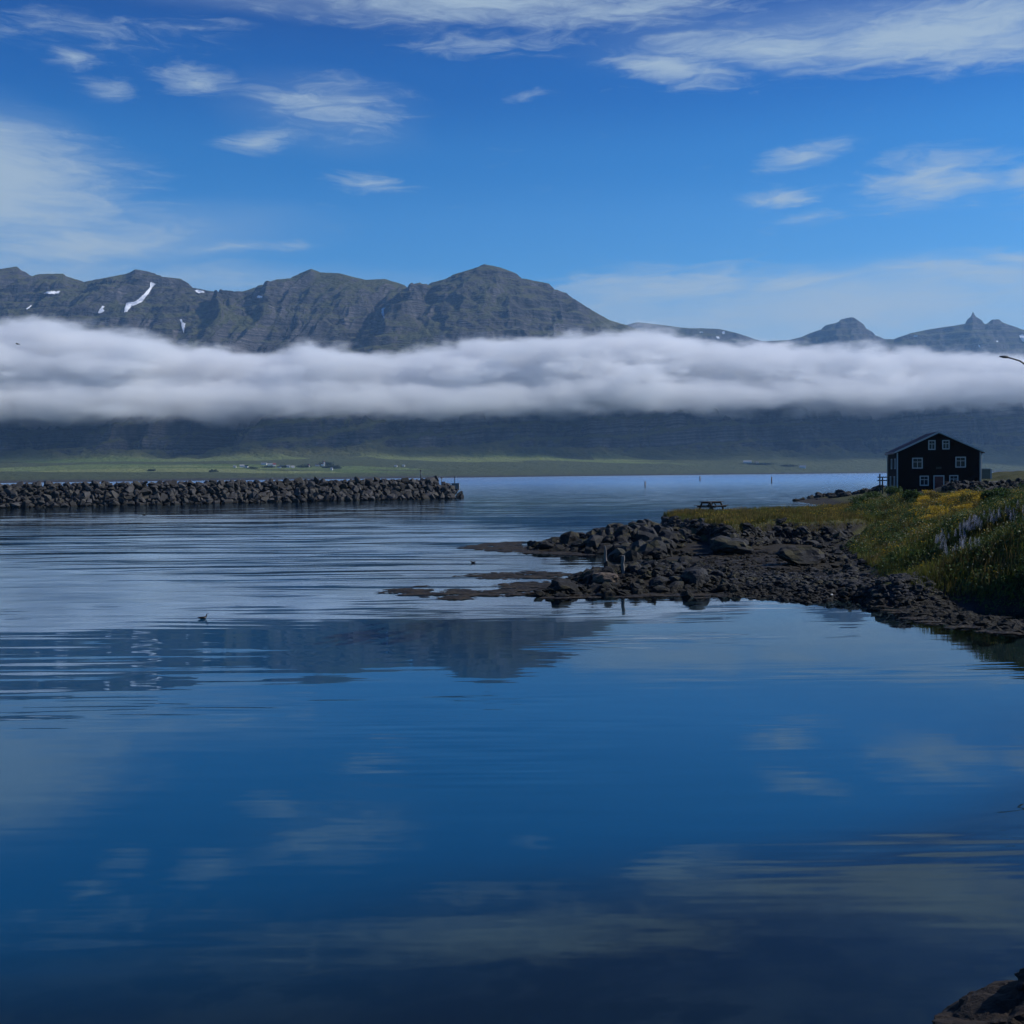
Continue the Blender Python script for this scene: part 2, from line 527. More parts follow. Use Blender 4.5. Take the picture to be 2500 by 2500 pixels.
# --- far range beyond the cloud, right half
NU2, NR2 = 620, 150
us2 = np.linspace(0.02, 0.70, NU2)
uv2 = sky_uv(FAR)
v2 = np.interp(us2, uv2[:, 0], uv2[:, 1])
s2 = np.linspace(0, 1.5, NR2)
S2, U2 = np.meshgrid(s2, us2, indexing='ij')
D2 = 6300 + 1400 * S2
X2 = U2 * D2
H2 = CAM_H + v2 * 7700.0
k2 = np.hanning(45); k2 /= k2.sum()
H2 = np.convolve(np.pad(H2, 22, mode='edge'), k2, mode='valid') * (1 - sstep(S2, 0.84, 1.0)) + H2 * sstep(S2, 0.84, 1.0)
Z2 = np.where(S2 <= 1, 300 + (H2 - 300) * np.clip(0.45 * S2 + 0.55 * sstep(S2, 0.1, 1.05), 0, 1), H2 * (1 - 0.8 * (S2 - 1)))
st2 = np.clip(S2 * 4, 0, 1) * np.clip((1.02 - S2) * 4, 0.06, 1)
Z2 = Z2 + st2 * 110 * (ridged((X2 + 80 * fbm(X2 / 300, D2 / 300, 5, 3)) / 420, D2 / 2500, 141, 4) - 0.62)
Z2 = Z2 + st2 * 20 * fbm(X2 / 120, D2 / 120, 171, 4)
Z2 = terraces(Z2, Z2 - 0.03 * X2 + 10 * fbm(X2 / 300, D2 / 300, 8, 3), 48.0, 0.8)
vm = ((Z2 - CAM_H) / D2).max(0)
rt = np.convolve(np.pad(v2 / vm, 2, mode='edge'), np.array([.1, .2, .4, .2, .1]), mode='valid')
Z2 = Z2 * (1 + (rt - 1) * sstep(S2, 0.82, 0.99))
M2 = mountain_material("far_mountain_ground", False)
far_mountain = link("far_mountain_range", np_mesh("far_mountain_range", np.stack([X2, D2, Z2], -1).reshape(-1, 3), grid_faces(NR2, NU2), M2, False))
tag(far_mountain, kind='structure')

# ------------------------------------------------------------------ water and sea bed
def water_material():
    mt, t, out = material("sea_water")
    pos = t.node('ShaderNodeNewGeometry').outputs['Position']
    x, y, z = t.sep(pos)
    wq = t.noise(t.mapping(pos, scale=(0.03, 0.05, 0)), 1.0, 3, 0.5)
    v2 = t.comb(x, t.math('ADD', y, t.math('MULTIPLY', wq, t.step(y, 14, 70, 2.0, 11.0))), 0.0)

    def wave(scale, rot, loc, det=2):
        n = t.noise(t.mapping(v2, scale=scale, rot=(0, 0, math.radians(rot)), loc=loc), 1.0, det, 0.5)
        return t.math('MULTIPLY', t.math('SUBTRACT', n, 0.5), 2.0)

    swell = wave((0.022, 0.34, 0), -3, (0, 0, 0))
    swell2 = wave((0.07, 0.95, 0), -1, (3, 7, 0))
    rip = wave((0.40, 4.4, 0), 2, (1, 2, 0), 1)
    swell3 = wave((0.16, 2.3, 0), 1, (6, 2, 0))
    chop_y = wave((0.22, 1.2, 0), 12, (5, 1, 0), 4)
    chop_x = wave((0.8, 1.0, 0), -20, (9, 4, 0), 4)
    patch = t.noise(t.mapping(pos, scale=(0.05, 0.16, 0), loc=(2.2, 5.1, 0)), 1.0, 2, 0.5)
    patch = t.step(patch, 0.52, 0.66)
    calm = t.noise(t.mapping(pos, scale=(0.018, 0.04, 0), loc=(8.2, 1.1, 0)), 1.0, 2, 0.5)
    calm = t.step(calm, 0.36, 0.56, 0.35, 1.0)
    near = t.math('MAXIMUM', t.step(y, 22, 44), t.math('MULTIPLY', t.step(x, -1, -11), t.step(y, 14, 29)))            # the basin in front is sheltered
    far = t.step(y, 105, 300)
    left = t.step(x, 8, -14, 0.14, 1.0)
    lee = t.step(y, 95, 140)
    open_ = t.math('MULTIPLY', t.math('MULTIPLY', near, t.math('MAXIMUM', left, lee)), calm)
    sy = t.math('MULTIPLY', swell, t.math('ADD', t.math('MULTIPLY', open_, 0.078), 0.0014))
    sy = t.math('ADD', sy, t.math('MULTIPLY', swell2, t.math('ADD', t.math('MULTIPLY', open_, 0.080), 0.0012)))
    sy = t.math('ADD', sy, t.math('MULTIPLY', swell3, t.math('ADD', t.math('MULTIPLY', open_, 0.040), 0.0045)))
    sy = t.math('ADD', sy, t.math('MULTIPLY', rip, t.math('ADD', t.math('MULTIPLY', patch, 0.060), 0.007)))
    sy = t.math('ADD', sy, t.math('MULTIPLY', chop_y, t.math('ADD', t.math('MULTIPLY', far, 0.22), 0.0015)))
    sx_ = t.math('MULTIPLY', chop_x, t.math('ADD', t.math('MULTIPLY', far, 0.16), 0.0015))
    nv = t.vmath('NORMALIZE', t.comb(sx_, sy, 1.0))
    fr = t.node('ShaderNodeFresnel'); fr.inputs['IOR'].default_value = 1.34
    t.l.new(nv, fr.inputs['Normal'])
    # from below the surface lets daylight through to the bed
    bf = t.node('ShaderNodeNewGeometry').outputs['Backfacing']
    frf = t.math('ADD', t.math('MULTIPLY', fr.outputs[0], t.math('SUBTRACT', 1.0, bf)), t.math('MULTIPLY', bf, 0.06))
    gl = t.node('ShaderNodeBsdfGlossy'); t.put(gl.inputs['Roughness'], t.step(y, 50, 650, 0.012, 0.27, False))
    gl.inputs['Color'].default_value = (0.70, 0.87, 1, 1)
    t.l.new(nv, gl.inputs['Normal'])
    tr = t.node('ShaderNodeBsdfTransparent'); tr.inputs['Color'].default_value = (0.62, 0.86, 0.92, 1)
    mx = t.node('ShaderNodeMixShader')
    t.l.new(frf, mx.inputs[0]); t.l.new(tr.outputs[0], mx.inputs[1]); t.l.new(gl.outputs[0], mx.inputs[2])
    t.l.new(mx.outputs[0], out.inputs['Surface'])
    return mt


def sheet(name, x0, x1, y0, y1, z, mat):
    me = np_mesh(name, np.array([[x0, y0, z], [x1, y0, z], [x1, y1, z], [x0, y1, z]]), np.array([[0, 1, 2, 3]]), mat)
    return tag(link(name, me), kind='structure')


sheet("sea", -9000, 9000, -3000, 9500, 0.0, water_material())


def seabed_material():
    mt, t, out = material("sea_bed_ground")
    p = t.node('ShaderNodeBsdfPrincipled')
    pos = t.node('ShaderNodeNewGeometry').outputs['Position']
    x, y, z = t.sep(pos)
    n1 = t.noise(pos, 0.45, 5, 0.6); n2 = t.noise(pos, 2.4, 4, 0.6)
    shal = t.mix(t.step(n2, 0.35, 0.65), (0.030, 0.026, 0.018), (0.085, 0.075, 0.055))
    shal = t.mix(t.step(n1, 0.48, 0.60), shal, (0.020, 0.018, 0.011))
    deep = t.mix(n1, (0.001, 0.058, 0.118), (0.002, 0.066, 0.132))
    t.put(p.inputs['Base Color'], deep)
    p.inputs['Roughness'].default_value = 0.95
    t.l.new(p.outputs[0], out.inputs['Surface'])
    return mt


SEABED = seabed_material()

# ------------------------------------------------------------------ cloud bank lying along the mountain side
def cloud_material():
    mt, t, out = material("cloud_vapour")
    pos = t.node('ShaderNodeNewGeometry').outputs['Position']
    x, y, z = t.sep(pos)
    u = t.math('DIVIDE', x, y)

    def front(ux):
        return 2960 + ux * 560

    def ramp(pts, off):
        q = [(ray(a, b).x, CAM_H + ray(a, b).z * (front(ray(a, b).x) + off)) for a, b in pts]
        nd = t.node('ShaderNodeFloatCurve')
        cv = nd.mapping.curves[0]
        lo, hi = -0.66, 0.66
        zs_ = [(min(max((a - lo) / (hi - lo), 0), 1), min(max(b / 700.0, 0), 1)) for a, b in q]
        while len(cv.points) < len(zs_):
            cv.points.new(0.5, 0.5)
        for pnt, (a, b) in zip(cv.points, zs_):
            pnt.location = (a, b)
        nd.mapping.update()
        t.put(nd.inputs['Value'], t.step(u, lo, hi, 0.0, 1.0, False))
        return t.math('MULTIPLY', nd.outputs[0], 700.0)

    TOP = [(-500, 770), (0, 772), (250, 782), (330, 790), (400, 815), (560, 836), (800, 842), (1000, 834), (1200, 822), (1400, 790), (1600, 788), (1750, 810),
           (1950, 832), (2150, 836), (2300, 846), (2500, 862), (3000, 850)]
    BOT = [(-500, 1018), (0, 1018), (500, 1016), (900, 1012), (1300, 1007), (1600, 994), (1900, 996), (2200, 985), (2500, 976), (3000, 970)]
    top = ramp(TOP, 260.0); bot = ramp(BOT, 80.0)
    yf = t.math('SUBTRACT', y, t.math('ADD', 2960, t.math('MULTIPLY', u, 560)))
    n1 = t.noise(t.mapping(pos, scale=(1, 1, 1.9)), 0.0042, 5, 0.62, 0.0)
    n2 = t.noise(t.mapping(pos, scale=(0.45, 0.8, 2.2), loc=(3, 1, 5)), 0.0065, 3, 0.5)
    n3 = t.noise(t.mapping(pos, scale=(0.7, 0.8, 1.6), loc=(1, 9, 2)), 0.017, 4, 0.65)
    e = t.math('SUBTRACT', n1, 0.5)
    e2 = t.math('SUBTRACT', n2, 0.5)
    # upper deck set back from the lower one
    hu = t.math('SUBTRACT', t.math('ADD', top, t.math('MULTIPLY', e, 200)), z)
    fu = t.math('SUBTRACT', yf, t.math('ADD', t.math('ADD', 190, t.math('MULTIPLY', e, 420)), t.math('MULTIPLY', e2, 420)))
    midz = t.math('ADD', t.math('ADD', bot, 48), t.math('MULTIPLY', e2, 90))
    lu = t.math('SUBTRACT', z, t.math('ADD', t.math('ADD', bot, 42), t.math('MULTIPLY', e2, 60)))
    up = t.math('MULTIPLY', t.math('MULTIPLY', t.step(hu, -22, 70), t.step(fu, 0, 120)), t.step(lu, -20, 40))
    # lower deck
    hl = t.math('SUBTRACT', t.math('ADD', t.math('ADD', bot, 105), t.math('MULTIPLY', e, 90)), z)
    fl = t.math('SUBTRACT', yf, t.math('ADD', 0, t.math('MULTIPLY', e2, 300)))
    ll = t.math('SUBTRACT', z, t.math('ADD', t.math('ADD', bot, t.math('MULTIPLY', e, 100)), t.math('MULTIPLY', e2, 45)))
    lo_ = t.math('MULTIPLY', t.math('MULTIPLY', t.step(hl, -10, 50), t.step(fl, 0, 160)), t.step(ll, -30, 48))
    dn = t.math('MAXIMUM', up, t.math('MULTIPLY', lo_, 0.60))
    dn = t.math('ADD', dn, t.math('MULTIPLY', t.math('SUBTRACT', n3, 0.50), 1.0))
    dn = t.math('MULTIPLY', t.step(dn, 0.12, 0.85), t.step(t.math('MAXIMUM', up, lo_), 0.0, 0.12))
    v = t.node('ShaderNodeVolumePrincipled')
    v.inputs['Color'].default_value = (0.988, 0.995, 1.0, 1)
    v.inputs['Anisotropy'].default_value = 0.0
    t.put(v.inputs['Density'], t.math('MULTIPLY', dn, 0.023))
    t.l.new(v.outputs[0], out.inputs['Volume'])
    mt.cycles.volume_step_rate = 0.115
    return mt


def box_mesh(name, x0, x1, y0, y1, z0, z1, mat):
    v = [(x0, y0, z0), (x1, y0, z0), (x1, y1, z0), (x0, y1, z0), (x0, y0, z1), (x1, y0, z1), (x1, y1, z1), (x0, y1, z1)]
    f = [(0, 3, 2, 1), (4, 5, 6, 7), (0, 1, 5, 4), (1, 2, 6, 5), (2, 3, 7, 6), (3, 0, 4, 7)]
    return np_mesh(name, np.array(v), np.array(f), mat)


cl = link("cloud_bank", box_mesh("cloud_bank", -2500, 2800, 2560, 4300, 115, 590, cloud_material()))
tag(cl, "long white stratus cloud lying across the mountain side above the fjord", "cloud", kind='stuff')


# ------------------------------------------------------------------ haze
def haze_material():
    mt, t, out = material("hazy_air")
    v = t.node('ShaderNodeVolumePrincipled')
    v.inputs['Color'].default_value = (0.34, 0.62, 1.0, 1)
    v.inputs['Density'].default_value = 0.000050
    v.inputs['Anisotropy'].default_value = 0.2
    t.l.new(v.outputs[0], out.inputs['Volume'])
    return mt


tag(link("haze", box_mesh("haze", -9500, 9500, -3500, 10000, -6.0, 1300.0, haze_material())), kind='stuff')
# ------------------------------------------------------------------ headland: shore, spits, bluff, bank, foreground
def P(px, py, z):
    v = on_level(px, py, max(z, 0.0))
    return (v.x, v.y, z)


PTS = []
for a in [(1290, 1452), (1400, 1450), (1500, 1442), (1600, 1442), (1700, 1442), (1800, 1450), (1900, 1455), (2000, 1466),
          (2100, 1468), (2200, 1482), (2260, 1502), (2350, 1517), (2430, 1524), (2500, 1527)]:
    PTS.append(P(*a, 0.0))
for a in [(1180, 1455, -.7), (1250, 1475, -.8), (1400, 1485, -.7), (1600, 1482, -.6), (1800, 1490, -.6), (2000, 1505, -.6), (2200, 1525, -.6),
          (2350, 1565, -.7), (2500, 1590, -.8), (1000, 1440, -1.3), (1250, 1560, -2.0), (1700, 1560, -1.8), (2100, 1600, -1.8), (2500, 1680, -1.6),
          (1450, 1422, .2), (1520, 1402, .45), (1600, 1398, .5), (1680, 1398, .45), (1750, 1410, .3), (1850, 1420, .25),
          (1950, 1425, .3), (2050, 1430, .35), (2150, 1435, .5),
          (1700, 1376, .06), (1780, 1372, .08), (1850, 1378, .1), (1920, 1388, .12), (2000, 1385, .15),
          (1300, 1405, -.5), (1450, 1376, -.35), (1400, 1362, -.4), (1550, 1358, -.12), (1620, 1362, .0), (1200, 1380, -.9),
          (1290, 1340, 0), (1400, 1346, 0), (1500, 1347, 0), (1600, 1349, .02), (1680, 1353, .08),
          (1350, 1326, .3), (1450, 1318, .6), (1550, 1310, .8), (1270, 1308, -.8), (1400, 1293, -.8), (1500, 1283, -.8), (1200, 1335, -.8),
          (1700, 1338, .3), (1800, 1336, .3), (1900, 1332, .35), (2000, 1330, .35), (2060, 1345, .3), (2060, 1310, .5),
          (2130, 1385, .35), (2200, 1420, .35), (2300, 1450, .35), (2400, 1470, .22), (2500, 1475, .25),
          (2200, 1345, .8), (2300, 1380, 1.1), (2400, 1420, .8), (2500, 1430, .8),
          (2200, 1232, 2.2), (2280, 1222, 2.4), (2360, 1222, 2.5), (2300, 1290, 2.0), (2400, 1262, 2.7), (2500, 1232, 3.0),
          (2500, 1315, 2.2), (2500, 1380, 1.4), (2150, 1262, 1.6), (2130, 1310, .9), (2400, 1340, 1.75), (2220, 1275, 1.5),
          (2110, 1232, 1.8), (2150, 1215, 1.9)]:
    PTS.append(P(*a))
PTS += [(-6, 78, -1.2), (0, 100, -1.6), (12, 100, -1.4), (20, 110, -1.0), (31, 110, -0.4), (38, 128, -0.4), (41, 150, -0.6), (42, 182, -0.6), (48, 179, 0.6), (52, 175, 0.8),
        (50, 196, -0.6), (70, 205, -0.6), (36, 112, 1.2), (40, 122, 1.4), (46, 150, 1.2),
        (44, 131, 2.0), (52, 136, 2.2), (50, 150, 2.0), (60, 150, 3.2), (66, 160, 4.0), (72, 152, 4.3), (80, 158, 4.6), (80, 180, 2.5), (62, 180, 1.6),
        (55, 105, 1.9), (70, 108, 2.0), (85, 110, 2.2), (50, 112, 1.9), (80, 90, 3.4), (62, 132, 3.3), (72, 140, 3.4),
        (0, 0, 2.9), (10, -5, 3), (-12, -3, 2.9), (0, -25, 3.2), (30, -20, 3.6), (-30, -20, 3.0), (-30, 0, 2.4), (-30, 6, -0.6), (-12, 5.5, -0.2), (0, 6.5, -0.25),
        (2.2, 6.8, 0.15), (3.6, 6.4, 1.2), (5.2, 7.2, 1.2), (5.6, 9.5, 0.0), (6.5, 11, -0.35), (9, 13, 0.5), (12, 18, 0.5), (15, 27, 0.4), (14, 12, 1.8), (20, 20, 1.8), (24, 30, 1.8), (30, 40, 2.6),
        (40, 60, 3.2), (60, 80, 4), (60, 40, 4), (60, 0, 4), (30, 5, 3.2),
        (0, 9, -0.65), (-8, 10, -0.9), (3, 12, -0.7), (-20, 14, -1.8), (0, 17, -1.5), (8, 20, -1.4), (0, 25, -2.3), (-15, 25, -2.6), (-30, 25, -3), (-10, 38, -2.6),
        (-30, 60, -3.2), (-30, 110, -3.4), (-15, 150, -3.4), (20, 160, -3), (-30, 230, -3.6), (20, 230, -3.6), (80, 235, -3.2)]
PTS = np.array(PTS)


def rbf_fit(p, smooth=0.03, c=0.8):
    d = np.hypot(p[:, None, 0] - p[None, :, 0], p[:, None, 1] - p[None, :, 1])
    A = -np.sqrt(d * d + c * c) - smooth * np.eye(len(p))
    n = len(p)
    B = np.zeros((n + 1, n + 1)); B[:n, :n] = A; B[:n, n] = 1; B[n, :n] = 1
    w = np.linalg.solve(B, np.append(p[:, 2], 0))

    def ev(x, y):
        x = np.asarray(x, float); y = np.asarray(y, float)
        r = np.full(x.shape, w[n])
        for i in range(n):
            r -= w[i] * np.sqrt((x - p[i, 0]) ** 2 + (y - p[i, 1]) ** 2 + c * c)
        return r
    return ev


base_h = rbf_fit(PTS)


def inside_dist(poly, x, y):
    """signed distance to a closed polygon, positive inside"""
    poly = np.asarray(poly, float)
    d = np.full(np.shape(x), 1e9); ins = np.zeros(np.shape(x), bool)
    n = len(poly)
    for i in range(n):
        a = poly[i]; b = poly[(i + 1) % n]
        ex, ey = b - a
        tt = np.clip(((x - a[0]) * ex + (y - a[1]) * ey) / (ex * ex + ey * ey + 1e-12), 0, 1)
        d = np.minimum(d, np.hypot(x - a[0] - tt * ex, y - a[1] - tt * ey))
        c = (a[1] > y) != (b[1] > y)
        xi = a[0] + (y - a[1]) * ex / (ey if abs(ey) > 1e-12 else 1e-12)
        ins ^= c & (x < xi)
    return np.where(ins, d, -d)


def level_poly(pts, z):
    return [tuple(on_level(a, b, z))[:2] for a, b in pts]


# the grassy bluff with the picnic table, top about 1.6 m above the water
BLUFF = level_poly([(1618, 1253), (1650, 1258), (1690, 1264), (1735, 1274), (1790, 1284), (1850, 1276), (1905, 1272), (1960, 1273), (2025, 1271), (2075, 1268),
                    (2120, 1266), (2150, 1245), (2120, 1228), (2070, 1233), (1960, 1241), (1800, 1245.5), (1700, 1248), (1640, 1250)], 1.6)
# road embankment in front of the house
EMB_T = [(45.5, 118.5), (52, 121.5), (62, 122.0), (95, 121), (95, 134), (62, 133), (52, 129.0), (47, 123.5)]


def ground(x, y):
    x = np.asarray(x, float); y = np.asarray(y, float)
    z = base_h(x, y)
    n = fbm(x / 3.0, y / 3.0, 301, 4)
    d = inside_dist(BLUFF, x + 0.5 * fbm(x / 2.2, y / 2.2, 305, 3), y + 0.6 * fbm(x / 2.2, y / 2.2, 309, 3))
    top = 1.55 + 0.10 * fbm(x / 5, y / 5, 311, 3)
    z = np.maximum(z, np.where(d > -0.7, z * (1 - sstep(d, -0.65, 0.15)) + top * sstep(d, -0.65, 0.15), z))
    e = inside_dist(EMB_T, x, y)
    z = np.maximum(z, np.minimum(3.32 + 0 * x, 3.32 + e * 0.62))
    rough = sstep(z, -0.6, 0.1) * (0.10 + 0.12 * sstep(z, 0.2, 1.2))
    hum = sstep(z, 0.5, 1.2) * sstep(x, 14, 20) * (e < -1.0) * (d < -0.8)
    return z + rough * n + hum * (0.60 * fbm(x / 6.5, y / 8.5, 331, 3) + 0.25 * fbm(x / 2.5, y / 2.5, 337, 2))


X0, X1, Y0, Y1, STEP = -40.0, 95.0, -30.0, 235.0, 0.45
gx = np.arange(X0, X1 + .01, STEP); gy = np.arange(Y0, Y1 + .01, STEP)
GX, GY = np.meshgrid(gx, gy)
GZ = ground(GX, GY)
edge = np.minimum.reduce([GX - X0, Y1 - GY + 0 * GX])
GZ = np.where((edge < 4), np.minimum(GZ, -3.3 + GZ * 0), GZ)


def height(x, y):
    """height of the meshed ground under a point"""
    fx = (np.asarray(x, float) - X0) / STEP; fy = (np.asarray(y, float) - Y0) / STEP
    ix = np.clip(np.floor(fx).astype(int), 0, len(gx) - 2); iy = np.clip(np.floor(fy).astype(int), 0, len(gy) - 2)
    fx = fx - ix; fy = fy - iy
    return (GZ[iy, ix] * (1 - fx) * (1 - fy) + GZ[iy, ix + 1] * fx * (1 - fy) + GZ[iy + 1, ix] * (1 - fx) * fy + GZ[iy + 1, ix + 1] * fx * fy)


def on_ground(px, py):
    """first point of the headland that a sight line meets"""
    d = ray(px, py)
    k = np.concatenate([np.arange(5, 40, 0.05), np.arange(40, 230, 0.15)])
    zz = height(d.x * k, k)
    i = int(np.argmax(zz >= CAM_H + d.z * k))
    return Vector((d.x * k[i], k[i], float(zz[i])))


def ground_material():
    mt, t, out = material("headland_soil")
    p = t.node('ShaderNodeBsdfPrincipled')
    geo = t.node('ShaderNodeNewGeometry')
    pos = geo.outputs['Position']
    x, y, z = t.sep(pos)
    nx, ny, nz = t.sep(geo.outputs['Normal'])
    n1 = t.noise(pos, 0.5, 5, 0.6); n2 = t.noise(pos, 3.0, 5, 0.65); n3 = t.noise(pos, 14.0, 4, 0.6)
    stone = t.mix(n2, (0.009, 0.009, 0.0095), (0.034, 0.032, 0.031))
    weed = t.mix(n2, (0.012, 0.010, 0.006), (0.038, 0.030, 0.016))
    soil = t.mix(n3, (0.008, 0.007, 0.005), (0.024, 0.019, 0.013))
    turf = t.mix(n1, (0.030, 0.040, 0.012), (0.075, 0.070, 0.022))
    zj = t.math('ADD', z, t.math('MULTIPLY', t.math('SUBTRACT', n2, 0.5), 0.5))
    low = t.mix(t.step(n1, 0.40, 0.60), stone, weed)
    col = t.mix(t.step(zj, 0.25, 0.55), low, t.mix(t.step(n2, 0.4, 0.6), stone, soil))
    col = t.mix(t.math('MULTIPLY', t.step(zj, 0.42, 0.7), t.step(nz, 0.72, 0.9)), col, turf)
    emb = t.math('MULTIPLY', t.step(y, 98, 103), t.step(x, 44, 46))
    emb = t.math('MULTIPLY', emb, t.step(y, 140, 137))
    gravel = t.mix(n3, (0.016, 0.016, 0.016), (0.05, 0.047, 0.044))
    col = t.mix(emb, col, gravel)
    # under water
    n4 = t.noise(pos, 0.8, 5, 0.65)
    shal = t.mix(t.step(n1, 0.35, 0.65), (0.006, 0.006, 0.005), (0.022, 0.019, 0.015))
    shal = t.mix(t.step(n4, 0.46, 0.58), shal, (0.006, 0.006, 0.004))
    deep = t.mix(n1, (0.001, 0.058, 0.118), (0.002, 0.066, 0.132))
    bed = t.mix(t.step(z, -2.0, -0.9), deep, shal)
    col = t.mix(t.step(z, -0.12, -0.02), bed, col)
    t.put(p.inputs['Base Color'], col)
    p.inputs['Roughness'].default_value = 0.9
    p.inputs['Specular IOR Level'].default_value = 0.2
    b = t.node('ShaderNodeBump'); t.put(b.inputs['Strength'], t.step(z, -0.15, 0.05)); b.inputs['Distance'].default_value = 0.10
    t.put(b.inputs['Height'], t.math('ADD', n2, t.math('MULTIPLY', n3, 0.4))); t.l.new(b.outputs[0], p.inputs['Normal'])
    t.l.new(p.outputs[0], out.inputs['Surface'])
    return mt


GROUND = ground_material()
tag(link("headland", np_mesh("headland", np.stack([GX, GY, GZ], -1).reshape(-1, 3), grid_faces(len(gy), len(gx)), GROUND, True)), kind='structure')
sheet("sea_bed", -9000, 9000, -3000, 9500, -3.25, SEABED)
# land behind and beside the photographer
bl = np.array([[-400, -30, 3.2], [-40, -30, 3.2], [95, -30, 3.6], [500, -30, 3.6], [-400, -400, 4], [-40, -400, 4], [95, -400, 5], [500, -400, 5],
               [95, 235, 3.0], [500, 235, 3.0], [95, 120, 3.7], [500, 120, 4]])
tag(link("shore_land", np_mesh("shore_land", bl, np.array([[0, 4, 5, 1], [1, 5, 6, 2], [2, 6, 7, 3], [2, 3, 11, 10], [10, 11, 9, 8]]), GROUND)), kind='structure')


# ------------------------------------------------------------------ stones
def stone_material(name, c0, c1, moss=0.0, rough_scale=5.0):
    mt, t, out = material(name)
    p = t.node('ShaderNodeBsdfPrincipled')
    tcn = t.node('ShaderNodeTexCoord').outputs['Object']
    info = t.node('ShaderNodeObjectInfo')
    off = t.vmath('ADD', tcn, t.comb(t.math('MULTIPLY', info.outputs['Random'], 57.0), t.math('MULTIPLY', info.outputs['Random'], 31.0), 0.0))
    n1 = t.noise(off, rough_scale, 6, 0.65); n2 = t.noise(off, rough_scale * 0.35, 3, 0.5)
    col = t.mix(n1, c0, c1)
    k = t.step(info.outputs['Random'], 0.0, 1.0, 0.55, 1.45, False)
    col = t.mix(1.0, col, t.comb(k, k, k), 'MULTIPLY')
    if moss:
        geo = t.node('ShaderNodeNewGeometry')
        nz = t.sep(geo.outputs['Normal'])[2]
        mm = t.math('MULTIPLY', t.step(n2, 0.50, 0.62), t.step(nz, 0.0, 0.5))
        mm = t.math('MULTIPLY', mm, moss)
        col = t.mix(mm, col, (0.075, 0.065, 0.018))
        # the tide leaves the lowest part dark and wet
        z = t.sep(geo.outputs['Position'])[2]
        col = t.mix(t.step(z, 0.45, 0.12, 0.0, 0.8), col, (0.010, 0.009, 0.006))
    t.put(p.inputs['Base Color'], col)
    p.inputs['Roughness'].default_value = 0.85
    p.inputs['Specular IOR Level'].default_value = 0.25
    b = t.node('ShaderNodeBump'); b.inputs['Strength'].default_value = 0.9; b.inputs['Distance'].default_value = 0.09
    t.put(b.inputs['Height'], n1); t.l.new(b.outputs[0], p.inputs['Normal'])
    t.l.new(p.outputs[0], out.inputs['Surface'])
    return mt


ARMOUR = stone_material("basalt_armour_stone", (0.015, 0.015, 0.016), (0.080, 0.076, 0.074), 0.2, 2.2)
SHORE = stone_material("shore_basalt", (0.005, 0.0055, 0.0065), (0.040, 0.041, 0.044), 0.45, 3.0)
TAN = stone_material("pale_brown_rock", (0.060, 0.045, 0.034), (0.150, 0.115, 0.088), 0.3, 4.0)
WARM = stone_material("warm_brown_rock", (0.014, 0.010, 0.007), (0.058, 0.038, 0.025), 0.0, 5.0)


def hull_stone(name, seed, mat, n=13, flat=0.8):
    rg = random.Random(seed)
    bm = bmesh.new()
    for _ in range(n):
        v = Vector((rg.gauss(0, 1), rg.gauss(0, 1), rg.gauss(0, 1))).normalized()
        k = rg.uniform(0.82, 1.08)
        bm.verts.new((v.x * k, v.y * k * rg.uniform(.85, 1.05), v.z * k * flat))
    res = bmesh.ops.convex_hull(bm, input=bm.verts)
    for g in set(res['geom_interior'] + res['geom_unused']):
        if isinstance(g, bmesh.types.BMVert) and g.is_valid and not g.link_faces:
            bm.verts.remove(g)
    me = bpy.data.meshes.new(name); bm.to_mesh(me); bm.free()
    me.materials.append(mat)
    return me


def lump_stone(name, seed, mat, sub=2, flat=0.75, cuts=7, jag=0.18):
    """weathered rock: a ball cut by a few planes and roughened"""
    rg = random.Random(seed)
    bm = bmesh.new()
    bmesh.ops.create_icosphere(bm, subdivisions=sub, radius=1.0)
    planes = []
    for _ in range(cuts):
        v = Vector((rg.gauss(0, 1), rg.gauss(0, 1), rg.gauss(0, .8))).normalized()
        planes.append((v, rg.uniform(0.55, 0.88)))
    pos = np.array([v.co[:] for v in bm.verts])
    nn = fbm(pos[:, 0] * 1.7 + seed * 3.1, pos[:, 1] * 1.7 + pos[:, 2] * 2.3, 500 + seed, 4)
    for v, q in zip(bm.verts, nn):
        c = v.co.copy()
        for pn, d in planes:
            k = c.dot(pn) - d
            if k > 0:
                c -= pn * k
        c *= 1 + jag * float(q) * 2
        c.z *= flat
        v.co = c
    me = bpy.data.meshes.new(name); bm.to_mesh(me); bm.free()
    me.materials.append(mat)
    return me


ARM = [hull_stone("stone", 100 + i, ARMOUR) for i in range(14)]
ROCKS = [lump_stone("rock", 200 + i, SHORE, 2, random.uniform(.55, .9), 11, 0.34) for i in range(12)]


def merged(name, proto, places, mat, parent=None):
    """many stones joined into one mesh; places = (x, y, z, sx, sy, sz, rot matrix)"""
    vs, fs, base = [], [], 0
    cache = []
    for me in proto:
        v = np.empty(len(me.vertices) * 3); me.vertices.foreach_get("co", v)
        me.calc_loop_triangles()
        f = np.empty(len(me.loop_triangles) * 3, dtype=np.int32); me.loop_triangles.foreach_get("vertices", f)
        cache.append((v.reshape(-1, 3), f.reshape(-1, 3)))
    for i, (loc, sc, rot) in enumerate(places):
        v, f = cache[i % len(cache)]
        R = np.array(rot.to_matrix())
        vs.append((v * np.array(sc)) @ R.T + np.array(loc)); fs.append(f + base); base += len(v)
    o = link(name, np_mesh(name, np.concatenate(vs), np.concatenate(fs), mat), parent)
    o['kind'] = 'stuff'
    return o


def rand_rot(rg, tilt=0.6):
    from mathutils import Euler
    return Euler((rg.uniform(-tilt, tilt), rg.uniform(-tilt, tilt), rg.uniform(0, 6.28)))


